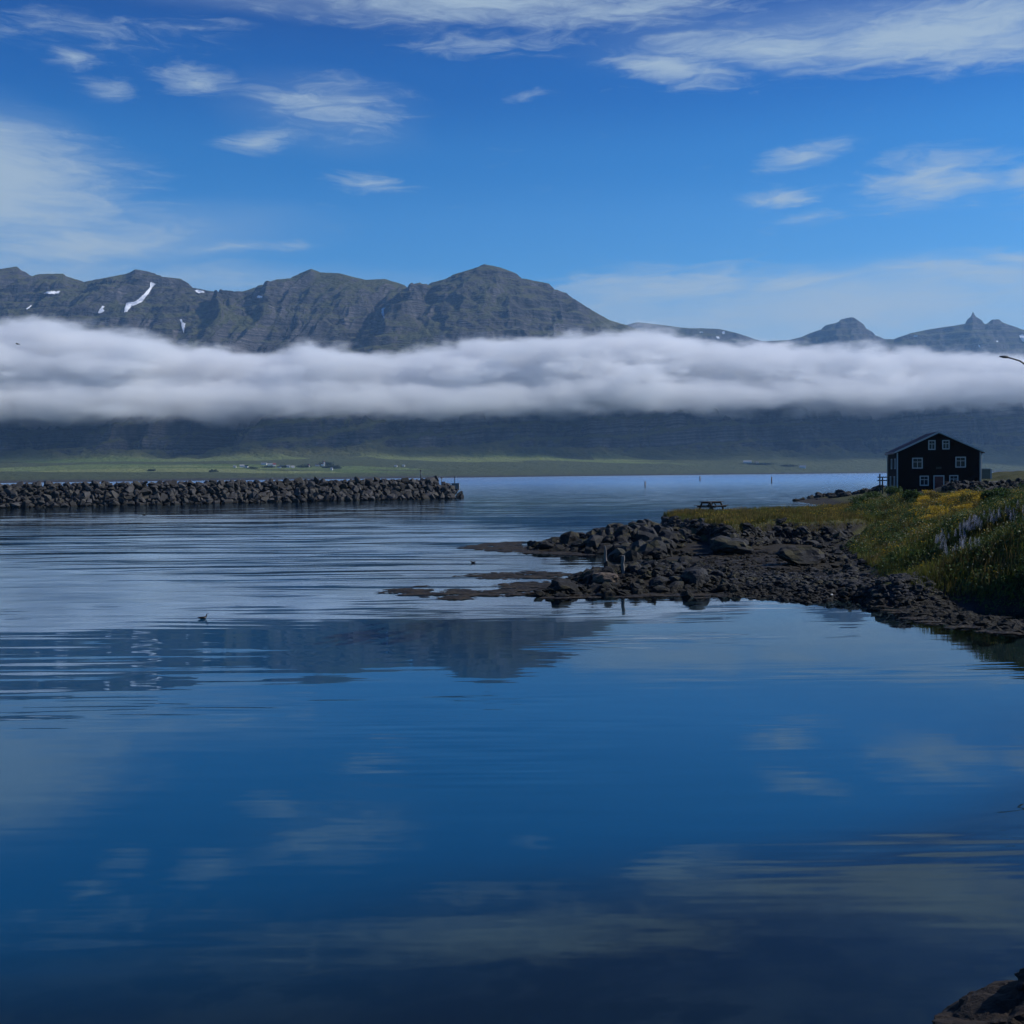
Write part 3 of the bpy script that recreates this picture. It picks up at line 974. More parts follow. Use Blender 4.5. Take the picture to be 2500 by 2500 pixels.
# ------------------------------------------------------------------ breakwater
rg = random.Random(5)
A = on_level(-260, 1246, 0.0); B = on_level(1102, 1217.5, 0.0)
bw = empty("breakwater", (B.x, B.y, 0))
tag(bw, "long breakwater of dark piled boulders across the water on the left", "breakwater")
dirn = (B - A); L = dirn.length; dirn.normalize()
nrm = Vector((-dirn.y, dirn.x, 0))
if nrm.y < 0: nrm = -nrm
HT = 4.0


def bw_point(s_, up):
    """a point of the seaward face: s_ metres along from the far left, up = height"""
    return A + dirn * s_ + nrm * (up * 1.25) + Vector((0, 0, up))


front, rest = [], []
rows = 7
for r in range(rows):
    upr = 0.15 + r * (HT - 0.75) / (rows - 1)
    s_ = rg.uniform(0, 1)
    while s_ < L + (1 - upr / HT) * 2.0:
        sz = (0.50 + 0.62 * rg.random() ** 1.3) * (0.82 + 0.25 * s_ / L)
        p_ = bw_point(s_ + rg.uniform(-.3, .3), upr + rg.uniform(-.22, .22))
        front.append((p_ - bw.location, (sz * rg.uniform(.85, 1.3), sz * rg.uniform(.8, 1.15), sz * rg.uniform(.72, 1.05)), rand_rot(rg, 0.9)))
        s_ += sz * rg.uniform(1.25, 1.65)
# rounded end of the mole
for k in range(46):
    a_ = rg.uniform(-1.7, 1.5); up = rg.uniform(0, HT - 1.5)
    rad = (HT - up) * 1.35
    c_ = B + nrm * 4.8 - dirn * 0.5
    p_ = c_ + dirn * math.cos(a_) * rad + nrm * math.sin(a_) * rad * 1.0 + Vector((0, 0, up))
    sz = rg.uniform(0.6, 1.05)
    front.append((p_ - bw.location, (sz * 1.1, sz, sz * .85), rand_rot(rg, 0.9)))
for r in range(4):
    s_ = 0
    while s_ < L - 1:
        sz = rg.uniform(0.6, 0.95)
        p_ = A + dirn * s_ + nrm * (4.5 + r * 1.5) + Vector((0, 0, HT - 0.75 - (0.0 if r < 2 else (r - 1) * 0.9) + rg.uniform(-.1, .2)))
        rest.append((p_ - bw.location, (sz * 1.15, sz, sz * .85), rand_rot(rg, 0.8)))
        s_ += sz * 1.7


def px_of(v):
    d = Vector(v) - cam.location
    k = d.dot(_f)
    return 1250 + FPX * d.dot(_r) / k, 1250 - FPX * d.dot(_u) / k


vis = [q for q in front if px_of(q[0] + bw.location)[0] > -25]
rest += [q for q in front if px_of(q[0] + bw.location)[0] <= -25]
vis.sort(key=lambda q: -max(q[1]))
for i, (loc, sc_, rot) in enumerate(vis[:300]):
    o = link("stone", ARM[i % len(ARM)], bw, loc)
    o.scale = sc_; o.rotation_euler = rot
rest += vis[300:]
merged("loose_stones", ARM, rest, ARMOUR, bw)
# rubble core
core = []
for s_ in (-1, L - 1.0):
    q = A + dirn * s_ - bw.location
    core += [q + nrm * 0.9 + Vector((0, 0, -3)), q + nrm * 0.9 + Vector((0, 0, 0)), q + nrm * 4.4 + Vector((0, 0, HT - 0.9)),
             q + nrm * 8.0 + Vector((0, 0, HT - 0.9)), q + nrm * 12 + Vector((0, 0, -3))]
cf = [(i, i + 1, i + 6, i + 5) for i in range(4)]
me = bpy.data.meshes.new("rubble_core"); me.from_pydata([tuple(v) for v in core], [], cf + [(0, 4, 3, 2, 1), (5, 6, 7, 8, 9)]); me.materials.append(ARMOUR)
link("rubble_core", me, bw)


# ------------------------------------------------------------------ rocky spits and shore
def scatter_poly(poly, n, rg, zmin=-0.2):
    poly = [Vector((a, b, 0)) for a, b in poly]
    xs = [v.x for v in poly]; ys = [v.y for v in poly]
    out = []
    tries = 0
    while len(out) < n and tries < n * 60:
        tries += 1
        x = rg.uniform(min(xs), max(xs)); y = rg.uniform(min(ys), max(ys))
        c = False
        for i in range(len(poly)):
            a, b = poly[i], poly[i - 1]
            if (a.y > y) != (b.y > y) and x < (b.x - a.x) * (y - a.y) / (b.y - a.y) + a.x:
                c = not c
        if c and float(height(x, y)) > zmin:
            out.append((x, y))
    return out


POST_FEET = [on_ground(1481, 1396), on_ground(1521, 1400)]


def rock_field(name, label, origin, groups, rg, mat_mesh=None):
    root = empty(name, origin)
    tag(root, label, "rocks")
    org = Vector(origin)
    n = 0
    small = []
    for poly, cnt, smin, smax, sink in groups:
        for x, y in scatter_poly(poly, cnt, rg):
            s_ = (smin + (smax - smin) * rg.random() ** 2.2) * 0.58
            if s_ > 0.13 and any(abs(x - q.x) < 0.42 and -2.2 < y - q.y < 0.4 for q in POST_FEET):
                s_ = 0.13
            z = float(height(x, y)) + s_ * (0.35 - sink)
            q = (Vector((x, y, z)) - org, (s_ * rg.uniform(.9, 1.4), s_ * rg.uniform(.8, 1.2), s_ * rg.uniform(.7, 1.1) * (rg.uniform(1.0, 1.6) if s_ > 0.3 else 1.0)), rand_rot(rg, 0.45))
            small.append(q)
    small.sort(key=lambda q: -q[1][0])
    for i, (loc, sc_, rot) in enumerate(small[:300]):
        o = link("rock", ROCKS[i % len(ROCKS)], root, loc); o.scale = sc_; o.rotation_euler = rot
    if len(small) > 300:
        merged("loose_stones", ROCKS, small[300:], SHORE, root)
    return root


rg = random.Random(21)
SPIT = level_poly([(1290, 1447), (1375, 1425), (1390, 1400), (1450, 1380), (1550, 1362), (1700, 1372), (1780, 1395), (1800, 1447), (1600, 1440), (1450, 1446)], 0.2)
SPIT_HI = level_poly([(1400, 1425), (1440, 1395), (1540, 1375), (1680, 1380), (1740, 1400), (1700, 1430), (1500, 1432)], 0.4)
rock_field("rocky_spit", "low spit of jumbled dark rocks around two weathered posts", tuple(on_level(1560, 1410, 0.3)),
           [(SPIT, 900, 0.12, 0.55, 0.1), (SPIT_HI, 240, 0.28, 0.72, 0.0)], rg)
SPIT2 = level_poly([(1285, 1341), (1300, 1325), (1380, 1312), (1500, 1300), (1600, 1300), (1700, 1330), (1690, 1352), (1600, 1349), (1400, 1346)], 0.2)
SPIT2_HI = level_poly([(1360, 1335), (1450, 1318), (1560, 1310), (1640, 1320), (1620, 1338), (1450, 1340)], 0.6)
rock_field("rocky_spit", "dark knobbly rocks running out to a point below the grassy bluff", tuple(on_level(1480, 1335, 0.3)),
           [(SPIT2, 380, 0.25, 0.9, 0.1), (SPIT2_HI, 170, 0.5, 1.3, 0.0)], rg)
_fr = [np.array(q) for q in BLUFF[:10]]
FACE = [tuple(q * (1 - 0.15 / np.linalg.norm(q))) for q in _fr] + [tuple(q * (1 - 2.3 / np.linalg.norm(q))) for q in _fr[::-1]]
rock_field("rocky_edge", "dark boulders making up the steep edge below the picnic table", tuple(on_level(1800, 1330, 0.4)),
           [(FACE, 300, 0.35, 0.9, 0.35), (FACE, 380, 0.2, 0.55, 0.2)], rg)
SHORE_P = level_poly([(1760, 1448), (1800, 1400), (1900, 1400), (2020, 1405), (2150, 1425), (2250, 1450), (2360, 1475), (2520, 1480), (2520, 1522), (2430, 1520), (2350, 1513),
                      (2260, 1498), (2200, 1478), (2100, 1464), (2000, 1462), (1900, 1451)], 0.2)
SHORE_R = level_poly([(2180, 1440), (2260, 1450), (2360, 1475), (2560, 1480), (2560, 1522), (2430, 1520), (2350, 1513), (2260, 1498), (2200, 1478)], 0.3)
rock_field("stony_shore", "strip of small wet stones along the water below the flowery bank", tuple(on_level(2100, 1450, 0.2)),
           [(SHORE_P, 3600, 0.07, 0.36, 0.1), (SHORE_R, 700, 0.15, 0.48, 0.1)], rg)
FLAT = level_poly([(1690, 1352), (1960, 1352), (2010, 1375), (1960, 1402), (1760, 1394)], 0.1)
COVE = level_poly([(1960, 1385), (1980, 1335), (2090, 1320), (2180, 1350), (2150, 1400), (2060, 1400)], 0.4)
rock_field("cove_rocks", "scattered grey and rusty stones in the shaded cove under the bank", tuple(on_level(2060, 1365, 0.4)),
           [(COVE, 340, 0.10, 0.5, 0.1), (FLAT, 480, 0.06, 0.32, 0.1)], rg)
POINT = [(44.5, 184), (45, 178), (50, 168), (56, 150), (60, 160), (57, 175), (50, 186)]
rock_field("rock_point", "dark rocks strung out into the far water left of the black house", (49, 178, 0.3),
           [(POINT, 90, 0.6, 1.5, 0.1)], rg)
EMBF = [(44.5, 118.5), (47, 120), (52, 121.9), (62, 122.3), (92, 121.3), (92, 115.5), (62, 117), (50, 116.2), (45, 115.5)]
rock_field("embankment_stones", "dark broken stone covering the slope of the road bank", (60, 117, 2.5),
           [(EMBF, 1800, 0.25, 0.7, 0.1)], rg)

# single boulders one can point at
for (px, py, w, h, mesh_seed, mat, lab) in [
    (1480, 1428, 68, 38, 31, TAN, "pale brown boulder at the water edge of the near rocky spit"),
    (1375, 1445, 90, 34, 32, SHORE, "black rounded boulder at the outer tip of the near rocky spit"),
    (1700, 1432, 85, 50, 33, SHORE, "big grey boulder at the right end of the near rocky spit"),
    (1785, 1352, 100, 46, 34, SHORE, "long rounded boulder on the brown flat below the picnic table"),
    (1955, 1378, 120, 50, 35, SHORE, "broad whaleback boulder on the brown flat right of the cove mouth"),
]:
    g_ = on_ground(px, py)
    ppm = FPX / g_.y
    me = lump_stone("boulder", mesh_seed, mat, 3, 0.8, 8, 0.2)
    o = link("boulder", me, None, (g_.x, g_.y, g_.z + h / ppm * 0.30))
    o.scale = (w / ppm / 2 * 1.15, w / ppm / 2 * 0.9, h / ppm * 0.75)
    o.rotation_euler = (0.1, -0.08, mesh_seed)
    tag(o, lab, "boulder")

# the two rocks at the photographer's feet, lower right corner
for (px, py, z, sx, sy, sz, seed, mat, lab) in [
    (2500, 2540, 0.05, 0.80, 0.62, 0.42, 41, WARM, "warm brown rough rock in the near right corner, under the dark block"),
    (2545, 2400, 0.44, 0.33, 0.33, 0.20, 44, SHORE, "dark flat-topped block resting on the brown rock in the near right corner"),
]:
    me = lump_stone("foreground_rock", seed, mat, 5, 0.85, 9, 0.16)
    o = link("foreground_rock", me, None, tuple(on_level(px, py, z))); o.scale = (sx, sy, sz); o.rotation_euler = (0.0, 0.0, 0.4)
    tag(o, lab, "rock")
# ------------------------------------------------------------------ paints and timber
WHITE = simple("white_paint", (0.42, 0.42, 0.41), 0.5, 0.12, 5)
BLACK = simple("black_tarred_boards", (0.012, 0.006, 0.0045), 0.85, 0.3, 4, 0.004, 0.08)
ROOF = simple("brown_sheet_roof", (0.15, 0.095, 0.105), 0.45, 0.25, 3)
DOOR = simple("red_door_paint", (0.11, 0.022, 0.018), 0.5, 0.2, 4)
GREYWOOD = simple("grey_weathered_wood", (0.16, 0.15, 0.14), 0.85, 0.35, 9, 0.01)
DARKWOOD = simple("dark_stained_wood", (0.030, 0.026, 0.022), 0.8, 0.3, 9, 0.005)
BLUEWOOD = simple("dark_blue_paint", (0.018, 0.045, 0.060), 0.6, 0.2, 6)
CONC = simple("grey_concrete", (0.20, 0.20, 0.19), 0.9, 0.25, 4, 0.01)
STEEL = simple("dark_galvanised_steel", (0.05, 0.055, 0.06), 0.5, 0.2, 6, 0, 0.5)
GLASS = simple("window_glass", (0.010, 0.014, 0.022), 0.08, 0.1, 2, 0, 0.25)
INK = simple("dark_plaque_metal", (0.035, 0.033, 0.030), 0.5, 0.2, 6)


def bm_box(bm, x0, x1, y0, y1, z0, z1):
    v = [bm.verts.new(c) for c in [(x0, y0, z0), (x1, y0, z0), (x1, y1, z0), (x0, y1, z0), (x0, y0, z1), (x1, y0, z1), (x1, y1, z1), (x0, y1, z1)]]
    for f in [(0, 3, 2, 1), (4, 5, 6, 7), (0, 1, 5, 4), (1, 2, 6, 5), (2, 3, 7, 6), (3, 0, 4, 7)]:
        bm.faces.new([v[i] for i in f])


def boxes(name, lst, mat, parent=None, bevel=0.0):
    bm = bmesh.new()
    for b in lst:
        bm_box(bm, *b)
    if bevel:
        bmesh.ops.bevel(bm, geom=bm.edges[:], offset=bevel, segments=1, affect='EDGES')
    me = bpy.data.meshes.new(name); bm.to_mesh(me); bm.free(); me.materials.append(mat)
    return link(name, me, parent)


def prism(name, pts, y0, y1, mat, parent=None):
    """outline in x,z drawn out along y"""
    n = len(pts)
    v = [(a, y0, b) for a, b in pts] + [(a, y1, b) for a, b in pts]
    f = [tuple(range(n)), tuple(range(2 * n - 1, n - 1, -1))] + [(i, i + n, (i + 1) % n + n, (i + 1) % n) for i in range(n)]
    me = bpy.data.meshes.new(name); me.from_pydata(v, [], f); me.update(); me.materials.append(mat)
    bm = bmesh.new(); bm.from_mesh(me); bmesh.ops.recalc_face_normals(bm, faces=bm.faces[:]); bm.to_mesh(me); bm.free()
    return link(name, me, parent)


def tube(bm, pts, radii, seg=8):
    """round bar through points"""
    rings = []
    for i, p in enumerate(pts):
        a = Vector(pts[max(i - 1, 0)]); b = Vector(pts[min(i + 1, len(pts) - 1)])
        d = (b - a).normalized()
        s1 = d.cross(Vector((0.3, 0.8, 0.52))).normalized(); s2 = d.cross(s1)
        rings.append([bm.verts.new(Vector(p) + (s1 * math.cos(k * 2 * math.pi / seg) + s2 * math.sin(k * 2 * math.pi / seg)) * radii[i]) for k in range(seg)])
    for r0, r1 in zip(rings, rings[1:]):
        for k in range(seg):
            bm.faces.new((r0[k], r0[(k + 1) % seg], r1[(k + 1) % seg], r1[k]))
    bm.faces.new(rings[0][::-1]); bm.faces.new(rings[-1])


def tubes(name, lst, mat, parent=None, smooth=True, loc=(0, 0, 0)):
    bm = bmesh.new()
    for pts, rad in lst:
        tube(bm, pts, rad if isinstance(rad, (list, tuple)) else [rad] * len(pts))
    bmesh.ops.recalc_face_normals(bm, faces=bm.faces[:])
    if smooth:
        for f in bm.faces: f.smooth = True
    me = bpy.data.meshes.new(name); bm.to_mesh(me); bm.free(); me.materials.append(mat)
    return link(name, me, parent, loc)


# ------------------------------------------------------------------ the black house
HD = 133.0
hl = at_dist(2190, 1160, HD)
HAX = math.radians(11.4)
HW, HDEP = 9.13, 8.5
HB = 1.9                                   # base above the water
house = empty("house", (hl.x, HD, HB), -HAX)
tag(house, "black timber house with white trimmed windows behind the stony road bank", "house")


def hz(py):
    return CAM_H - HB + (1149.5 - py) * HD / FPX


def hx(px):
    """position along the gable for a photograph column"""
    s_ = ray(px, 1120).x
    return (s_ * HD - hl.x) / (math.cos(HAX) + s_ * math.sin(HAX))


EV, RG = hz(1103), hz(1058)
MIDX = HW / 2
prism("wall", [(0, -0.6), (HW, -0.6), (HW, EV), (MIDX, RG - .10), (0, EV)], 0, HDEP, BLACK, house)
# roof: two slabs with a small lift at the eaves, and standing ribs
OV, TH = 0.32, 0.12
sl = (RG - EV) / MIDX
for sgn in (-1, 1):
    e0 = MIDX + sgn * (MIDX + OV); k0 = MIDX + sgn * (MIDX - 0.55)
    pts = [(MIDX, RG + 0.02), (k0, EV + 0.55 * sl + 0.02), (e0, EV - 0.26 * sl - 0.02), (e0, EV - 0.26 * sl + TH - 0.02),
           (k0, EV + 0.55 * sl + TH + 0.02), (MIDX, RG + TH + 0.02)]
    rf = prism("roof", pts, -0.28, HDEP + 0.28, ROOF, house)
    ribs = []
    for k in range(22):
        y_ = -0.2 + k * (HDEP + .4) / 21
        ribs.append(([(MIDX + sgn * 0.05, y_, RG + TH + 0.02), (k0, y_, EV + 0.55 * sl + TH + 0.02), (e0, y_, EV - 0.26 * sl + TH - 0.02)], 0.022))
    tubes("roof_rib", ribs, ROOF, rf, False)
    fb = [(MIDX, RG - 0.03), (k0, EV + 0.55 * sl - 0.05), (e0, EV - 0.26 * sl - 0.05), (e0, EV - 0.26 * sl + TH + 0.01), (k0, EV + 0.55 * sl + TH + 0.04), (MIDX, RG + TH + 0.05)]
    prism("bargeboard", fb, -0.325, -0.285, WHITE, house)
    prism("bargeboard", fb, HDEP + 0.285, HDEP + 0.325, WHITE, house)
    boxes("gutter", [(e0 - 0.05 + sgn * .02, e0 + 0.05 + sgn * .05, -0.28, HDEP + .28, EV - 0.26 * sl - 0.13, EV - 0.26 * sl - 0.025)], ROOF, house)
boxes("corner_board", [(-0.03, 0.10, -0.03, -0.002, -0.4, EV - 0.1), (-0.03, -0.002, -0.03, 0.11, -0.4, EV - 0.1)], WHITE, house)
boxes("corner_board", [(HW - 0.10, HW + 0.03, -0.03, -0.002, -0.4, EV - 0.1), (HW + 0.002, HW + 0.03, -0.03, 0.11, -0.4, EV - 0.1)], WHITE, house)
boxes("corner_board", [(-0.03, -0.002, HDEP - 0.11, HDEP + 0.03, -0.4, EV - 0.1)], WHITE, house)
tubes("downpipe", [([(HW + 0.10, 0.2, -0.3), (HW + 0.10, 0.2, EV - 0.5), (HW + 0.26, 0.2, EV - 0.22)], 0.045)], WHITE, house)
tubes("downpipe", [([(-0.10, HDEP - 0.2, -0.3), (-0.10, HDEP - 0.2, EV - 0.5), (-0.26, HDEP - 0.2, EV - 0.22)], 0.045)], WHITE, house)


def front_window(x0, x1, z0, z1, b=0.11):
    fr = boxes("window", [(x0, x0 + b, -0.06, -0.003, z0, z1), (x1 - b, x1, -0.06, -0.003, z0, z1), (x0 + b, x1 - b, -0.06, -0.003, z1 - b, z1), (x0 + b, x1 - b, -0.075, -0.003, z0, z0 + b)], WHITE, house)
    zb = z0 + b + (z1 - z0 - 2 * b) * 0.64
    xm = (x0 + x1) / 2
    boxes("glass_pane", [(x0 + b, x1 - b, -0.022, -0.004, z0 + b, z1 - b)], GLASS, fr)
    boxes("glazing_bar", [(x0 + b, x1 - b, -0.045, -0.024, zb - .03, zb + .03)], WHITE, fr)
    boxes("glazing_bar", [(xm - .03, xm + .03, -0.043, -0.024, z0 + b, zb - .03)], WHITE, fr)
    boxes("glazing_bar", [(xm - .012, xm + .012, -0.040, -0.024, zb + .03, z1 - b)], WHITE, fr)
    return fr


for a, b_, c_, d_ in [(2266.2, 2283.7, 1075.8, 1099), (2300.2, 2318, 1075.8, 1098.3), (2227, 2252.5, 1118, 1144), (2332.5, 2358, 1116.5, 1142.5),
                      (2245.5, 2267.5, 1161.5, 1186), (2317.6, 2339.6, 1160.8, 1185)]:
    front_window(hx(a), hx(b_), hz(d_), hz(c_))
x0, x1, zt = hx(2279), hx(2305.5), hz(1161)
dr = boxes("door", [(x0 + .11, x1 - .11, -0.03, -0.004, hz(1204), zt - .12)], DOOR, house)
boxes("door_frame", [(x0, x0 + .11, -0.06, -0.003, hz(1204), zt), (x1 - .11, x1, -0.06, -0.003, hz(1204), zt), (x0 + .11, x1 - .11, -0.06, -0.003, zt - .12, zt)], WHITE, dr)
boxes("door_panel", [(x0 + .22, x1 - .22, -0.042, -0.031, zt - 0.95, zt - .3), (x0 + .22, x1 - .22, -0.042, -0.031, zt - 1.75, zt - 1.1)], DOOR, dr)
tubes("door_handle", [([(x1 - .22, -0.09, zt - 1.05), (x1 - .36, -0.09, zt - 1.05)], 0.015)], STEEL, dr)
boxes("name_plaque", [(hx(2285.5), hx(2298.5), -0.035, -0.003, hz(1145.5), hz(1140.5))], INK, house)
for y0_, z0_, z1_ in ((1.0, hz(1145), hz(1119)), (4.2, hz(1145), hz(1119)), (1.6, -0.2, hz(1163)), (5.2, -0.2, hz(1163))):
    w = 1.0; b = .12
    fr = boxes("window", [(-0.07, -0.003, y0_, y0_ + b, z0_, z1_), (-0.07, -0.003, y0_ + w - b, y0_ + w, z0_, z1_), (-0.07, -0.003, y0_ + b, y0_ + w - b, z1_ - b, z1_), (-0.07, -0.003, y0_ + b, y0_ + w - b, z0_, z0_ + b)], WHITE, house)
    boxes("glass_pane", [(-0.022, -0.004, y0_ + b, y0_ + w - b, z0_ + b, z1_ - b)], GLASS, fr)
    boxes("glazing_bar", [(-0.045, -0.024, y0_ + w / 2 - .03, y0_ + w / 2 + .03, z0_ + b, z1_ - b)], WHITE, fr)

# small railing left of the house
fd = 143.0
fp = at_dist(2148, 1196, fd)
fence = empty("railing", (fp.x, fd, fp.z - 0.5), math.radians(-4))
tag(fence, "dark blue timber railing between the black house and the far water", "railing")
k = fd / FPX
for x_, t_ in ((0.0, 39), (0.32, 32), (1.9, 34)):
    boxes("post", [(x_ - .07, x_ + .07, -.07, .07, 0, 0.5 + t_ * k)], BLUEWOOD, fence)
for t_ in (31, 23, 9):
    boxes("rail", [(-0.32, 2.3, -.125, -.075, 0.5 + t_ * k - .07, 0.5 + t_ * k + .07)], BLUEWOOD, fence)

# grey hut right of the house
sdist = 146.0
sp = at_dist(2396, 1161.5, sdist)
hut = empty("storage_hut", (sp.x, sdist, sp.z - 0.4), math.radians(-8))
tag(hut, "low grey storage hut with white corner right of the black house", "hut")
boxes("wall", [(0, 1.22, 0, 2.0, 0, 1.22)], simple("grey_green_board", (0.15, 0.15, 0.12), 0.8, 0.2, 4), hut)
boxes("lid", [(-0.06, 1.06, -.08, 2.08, 1.224, 1.32)], WHITE, hut)
boxes("corner_board", [(1.08, 1.26, -.04, -.003, 0, 1.218)], WHITE, hut)
boxes("corner_board", [(1.224, 1.262, -.001, 0.16, 0, 1.218)], WHITE, hut)

# gravel road on the bank in front of the house
rx = np.linspace(47.5, 95, 40)
rv = []
for x_ in rx:
    for y_ in (124.2 - (x_ - 47.5) * 0.03, 127.6 - (x_ - 47.5) * 0.03):
        rv.append((x_, y_, max(3.34, float(height(x_, y_)) + 0.05)))
rf_ = np.array([(2 * i, 2 * i + 2, 2 * i + 3, 2 * i + 1) for i in range(len(rx) - 1)])
tag(link("gravel_road", np_mesh("gravel_road", np.array(rv), rf_, simple("grey_gravel", (0.085, 0.083, 0.080), 0.95, 0.3, 3, 0.02))), kind='structure')

# ------------------------------------------------------------------ picnic table
tp = on_level(1708, 1251.5, 1.56)
tp.z = float(height(tp.x, tp.y))
table = empty("picnic_table", (tp.x + 0.5, tp.y + 0.6, tp.z + 0.03), math.radians(-40))
tag(table, "dark wooden picnic table with fixed benches on the grassy bluff edge", "picnic table")
TL = 2.1
for i in range(5):
    x_ = -0.40 + i * 0.17
    boxes("tabletop_plank", [(x_, x_ + .155, -.15, TL, 0.72, 0.765)], DARKWOOD, table)
for sx_ in (-1, 1):
    for j in range(2):
        c0 = sx_ * (0.66 + j * 0.16)
        boxes("bench_plank", [(c0 - .072, c0 + .072, -.15, TL, 0.43, 0.475)], DARKWOOD, table)
for y_ in (0.15, TL - 0.35):
    for sx_ in (-1, 1):
        prism("leg", [(sx_ * 0.28, 0.717), (sx_ * 0.40, 0.717), (sx_ * 0.74, -0.06), (sx_ * 0.60, -0.06)], y_, y_ + .07, DARKWOOD, table)
    boxes("crossbar", [(-0.82, 0.82, y_ + .073, y_ + .14, 0.31, 0.427)], DARKWOOD, table)
    boxes("top_bearer", [(-0.38, 0.38, y_ + .073, y_ + .14, 0.61, 0.717)], DARKWOOD, table)
    d_ = 1 if y_ < 1 else -1
    tubes("brace", [([(0.0, y_ + .1, 0.36), (0.0, y_ + .1 + d_ * 0.62, 0.70)], 0.04)], DARKWOOD, table, False)

# ------------------------------------------------------------------ posts on the near spit and in the sea
for px, py, pt, r0, r1, lean, mat, lab in [
    (1481, 1396, 1333, 0.13, 0.035, -0.08, GREYWOOD, "pale splintered post tapering to a point on the near rocky spit"),
    (1521, 1400, 1357, 0.075, 0.07, 0.0, GREYWOOD, "straight weathered post on the near rocky spit, right of the pointed one"),
]:
    g_ = on_ground(px, py)
    hgt = (py - pt) * g_.y / FPX
    lst = []
    for q in np.linspace(-0.15, 1, 6):
        lst.append((lean * q + 0.02 * math.sin(q * 9), 0.03 * math.sin(q * 5), hgt * q))
    o = tubes("wooden_post", [(lst, [r0 + (r1 - r0) * max(0, q) for q in np.linspace(-0.15, 1, 6)])], mat, None, False, tuple(g_))
    tag(o, lab, "post", "weathered posts on the rocky spit")
for px, py, pt, lab in [(1575, 1190.5, 1175, "leftmost and nearest of three thin stakes standing in the open fjord water"),
                        (1709, 1174.5, 1163, "middle and faintest of the three thin stakes standing in the open fjord water"),
                        (1884, 1180, 1164, "right-hand dark stake of the three standing in the open fjord water")]:
    w_ = on_level(px, py, 0.0)
    hgt = (py - pt) * w_.y / FPX
    st = tubes("channel_stake", [([(0, 0, -2.5), (0, 0, hgt)], max(0.16, 0.0011 * w_.y * 0.5))], STEEL, None, True, tuple(w_))
    tag(st, lab, "stake", "stakes in the open water")

# ------------------------------------------------------------------ marks at the end of the breakwater
def at_line(px, py, d_):
    return at_dist(px, py, d_)


q = at_line(1027, 1165, 226.0)
mk = empty("beacon_post", (q.x, 226.0, q.z - 0.6))
tag(mk, "short dark marker post standing on top of the breakwater near its end", "marker post")
tubes("pole", [([(0, 0, 0), (0, 0, 1.75)], 0.10)], STEEL, mk)
boxes("marker_board", [(-.11, .11, -.08, .08, 1.0, 1.42)], WHITE, mk)
tubes("lamp", [([(0, 0, 1.75), (0, 0, 2.05)], 0.15)], STEEL, mk)
q = at_line(1112, 1181, 229.0)
kk = 229.0 / FPX
bc = empty("harbour_light_stand", (q.x, 229.0, q.z - 1.3))
tag(bc, "grey concrete block with a thin pole at the very tip of the breakwater", "beacon")
boxes("block", [(-9.5 * kk, 9.5 * kk, -.6, .6, 0, 1.3)], CONC, bc, 0.04)
boxes("rim", [(-9.8 * kk, 9.8 * kk, -.65, .65, 1.304, 1.40)], STEEL, bc)
tubes("pole", [([(-2 * kk, 0, 1.3), (-2 * kk, 0, 1.3 + 18 * kk)], 0.085)], STEEL, bc)
boxes("lamp", [(0.3 * kk, 2.2 * kk, -.1, .1, 1.3 + 14 * kk, 1.3 + 19 * kk)], WHITE, bc)
q = at_line(1078, 1183, 228.0)
tp_ = tubes("mooring_pole", [([(0, 0, -0.8), (0, 0, 16.5 * kk)], 0.085), ([(-.2, 0, 16.5 * kk), (1.2 * kk + .15, 0, 16.5 * kk)], 0.09)], STEEL, None, True, tuple(q))
tag(tp_, "thin steel pole between the marker post and the block on the breakwater", "pole")

# ------------------------------------------------------------------ street lamp at the right edge
ld = 45.0
pole_top = at_dist(2545, 960, ld)
gz_ = float(height(pole_top.x, ld))
lamp = empty("street_lamp", (pole_top.x, ld, gz_ - 0.1))
tag(lamp, "curved dark street lamp arm reaching in from the right edge", "street lamp")
pts = [Vector((0, 0, 0)), Vector((0, 0, pole_top.z - gz_ - 0.4))]
for px, py in [(2541, 940), (2528, 915), (2510, 895), (2490, 881), (2470, 875), (2459, 872.5)]:
    pts.append(at_dist(px, py, ld) - Vector((pole_top.x, ld, gz_ - 0.1)))
tubes("pole", [(pts, [0.075, 0.06, 0.05, 0.042, 0.038, 0.034, 0.03, 0.028])], STEEL, lamp)
e0 = at_dist(2462, 872, ld) - lamp.location; e1 = at_dist(2440, 870.5, ld) - lamp.location
tubes("lamp_head", [([e0, e0.lerp(e1, .15), e0.lerp(e1, .6), e1], [0.03, 0.055, 0.05, 0.02])], STEEL, lamp)

# ------------------------------------------------------------------ birds
FEATHER = simple("dark_brown_plumage", (0.030, 0.024, 0.020), 0.8, 0.4, 20)
PALE = simple("pale_plumage", (0.42, 0.40, 0.37), 0.8, 0.2, 20)
BEAK = simple("dark_beak_horn", (0.04, 0.035, 0.03), 0.5, 0.2, 20)


def skin_body(name, chain, mat, parent=None, sub=2):
    """one smooth body grown round a chain of (point, rx, ry, parent index)"""
    me = bpy.data.meshes.new(name)
    me.from_pydata([c[0] for c in chain], [(c[3], i) for i, c in enumerate(chain) if c[3] is not None], [])
    o = link(name, me, parent)
    md = o.modifiers.new("skin", 'SKIN')
    sv = me.skin_vertices[0].data
    for i, c in enumerate(chain):
        sv[i].radius = (c[1], c[2]); sv[i].use_root = (i == 0)
    s2 = o.modifiers.new("smooth", 'SUBSURF'); s2.levels = sub; s2.render_levels = sub
    md.use_smooth_shade = True
    me.materials.append(mat)
    return o


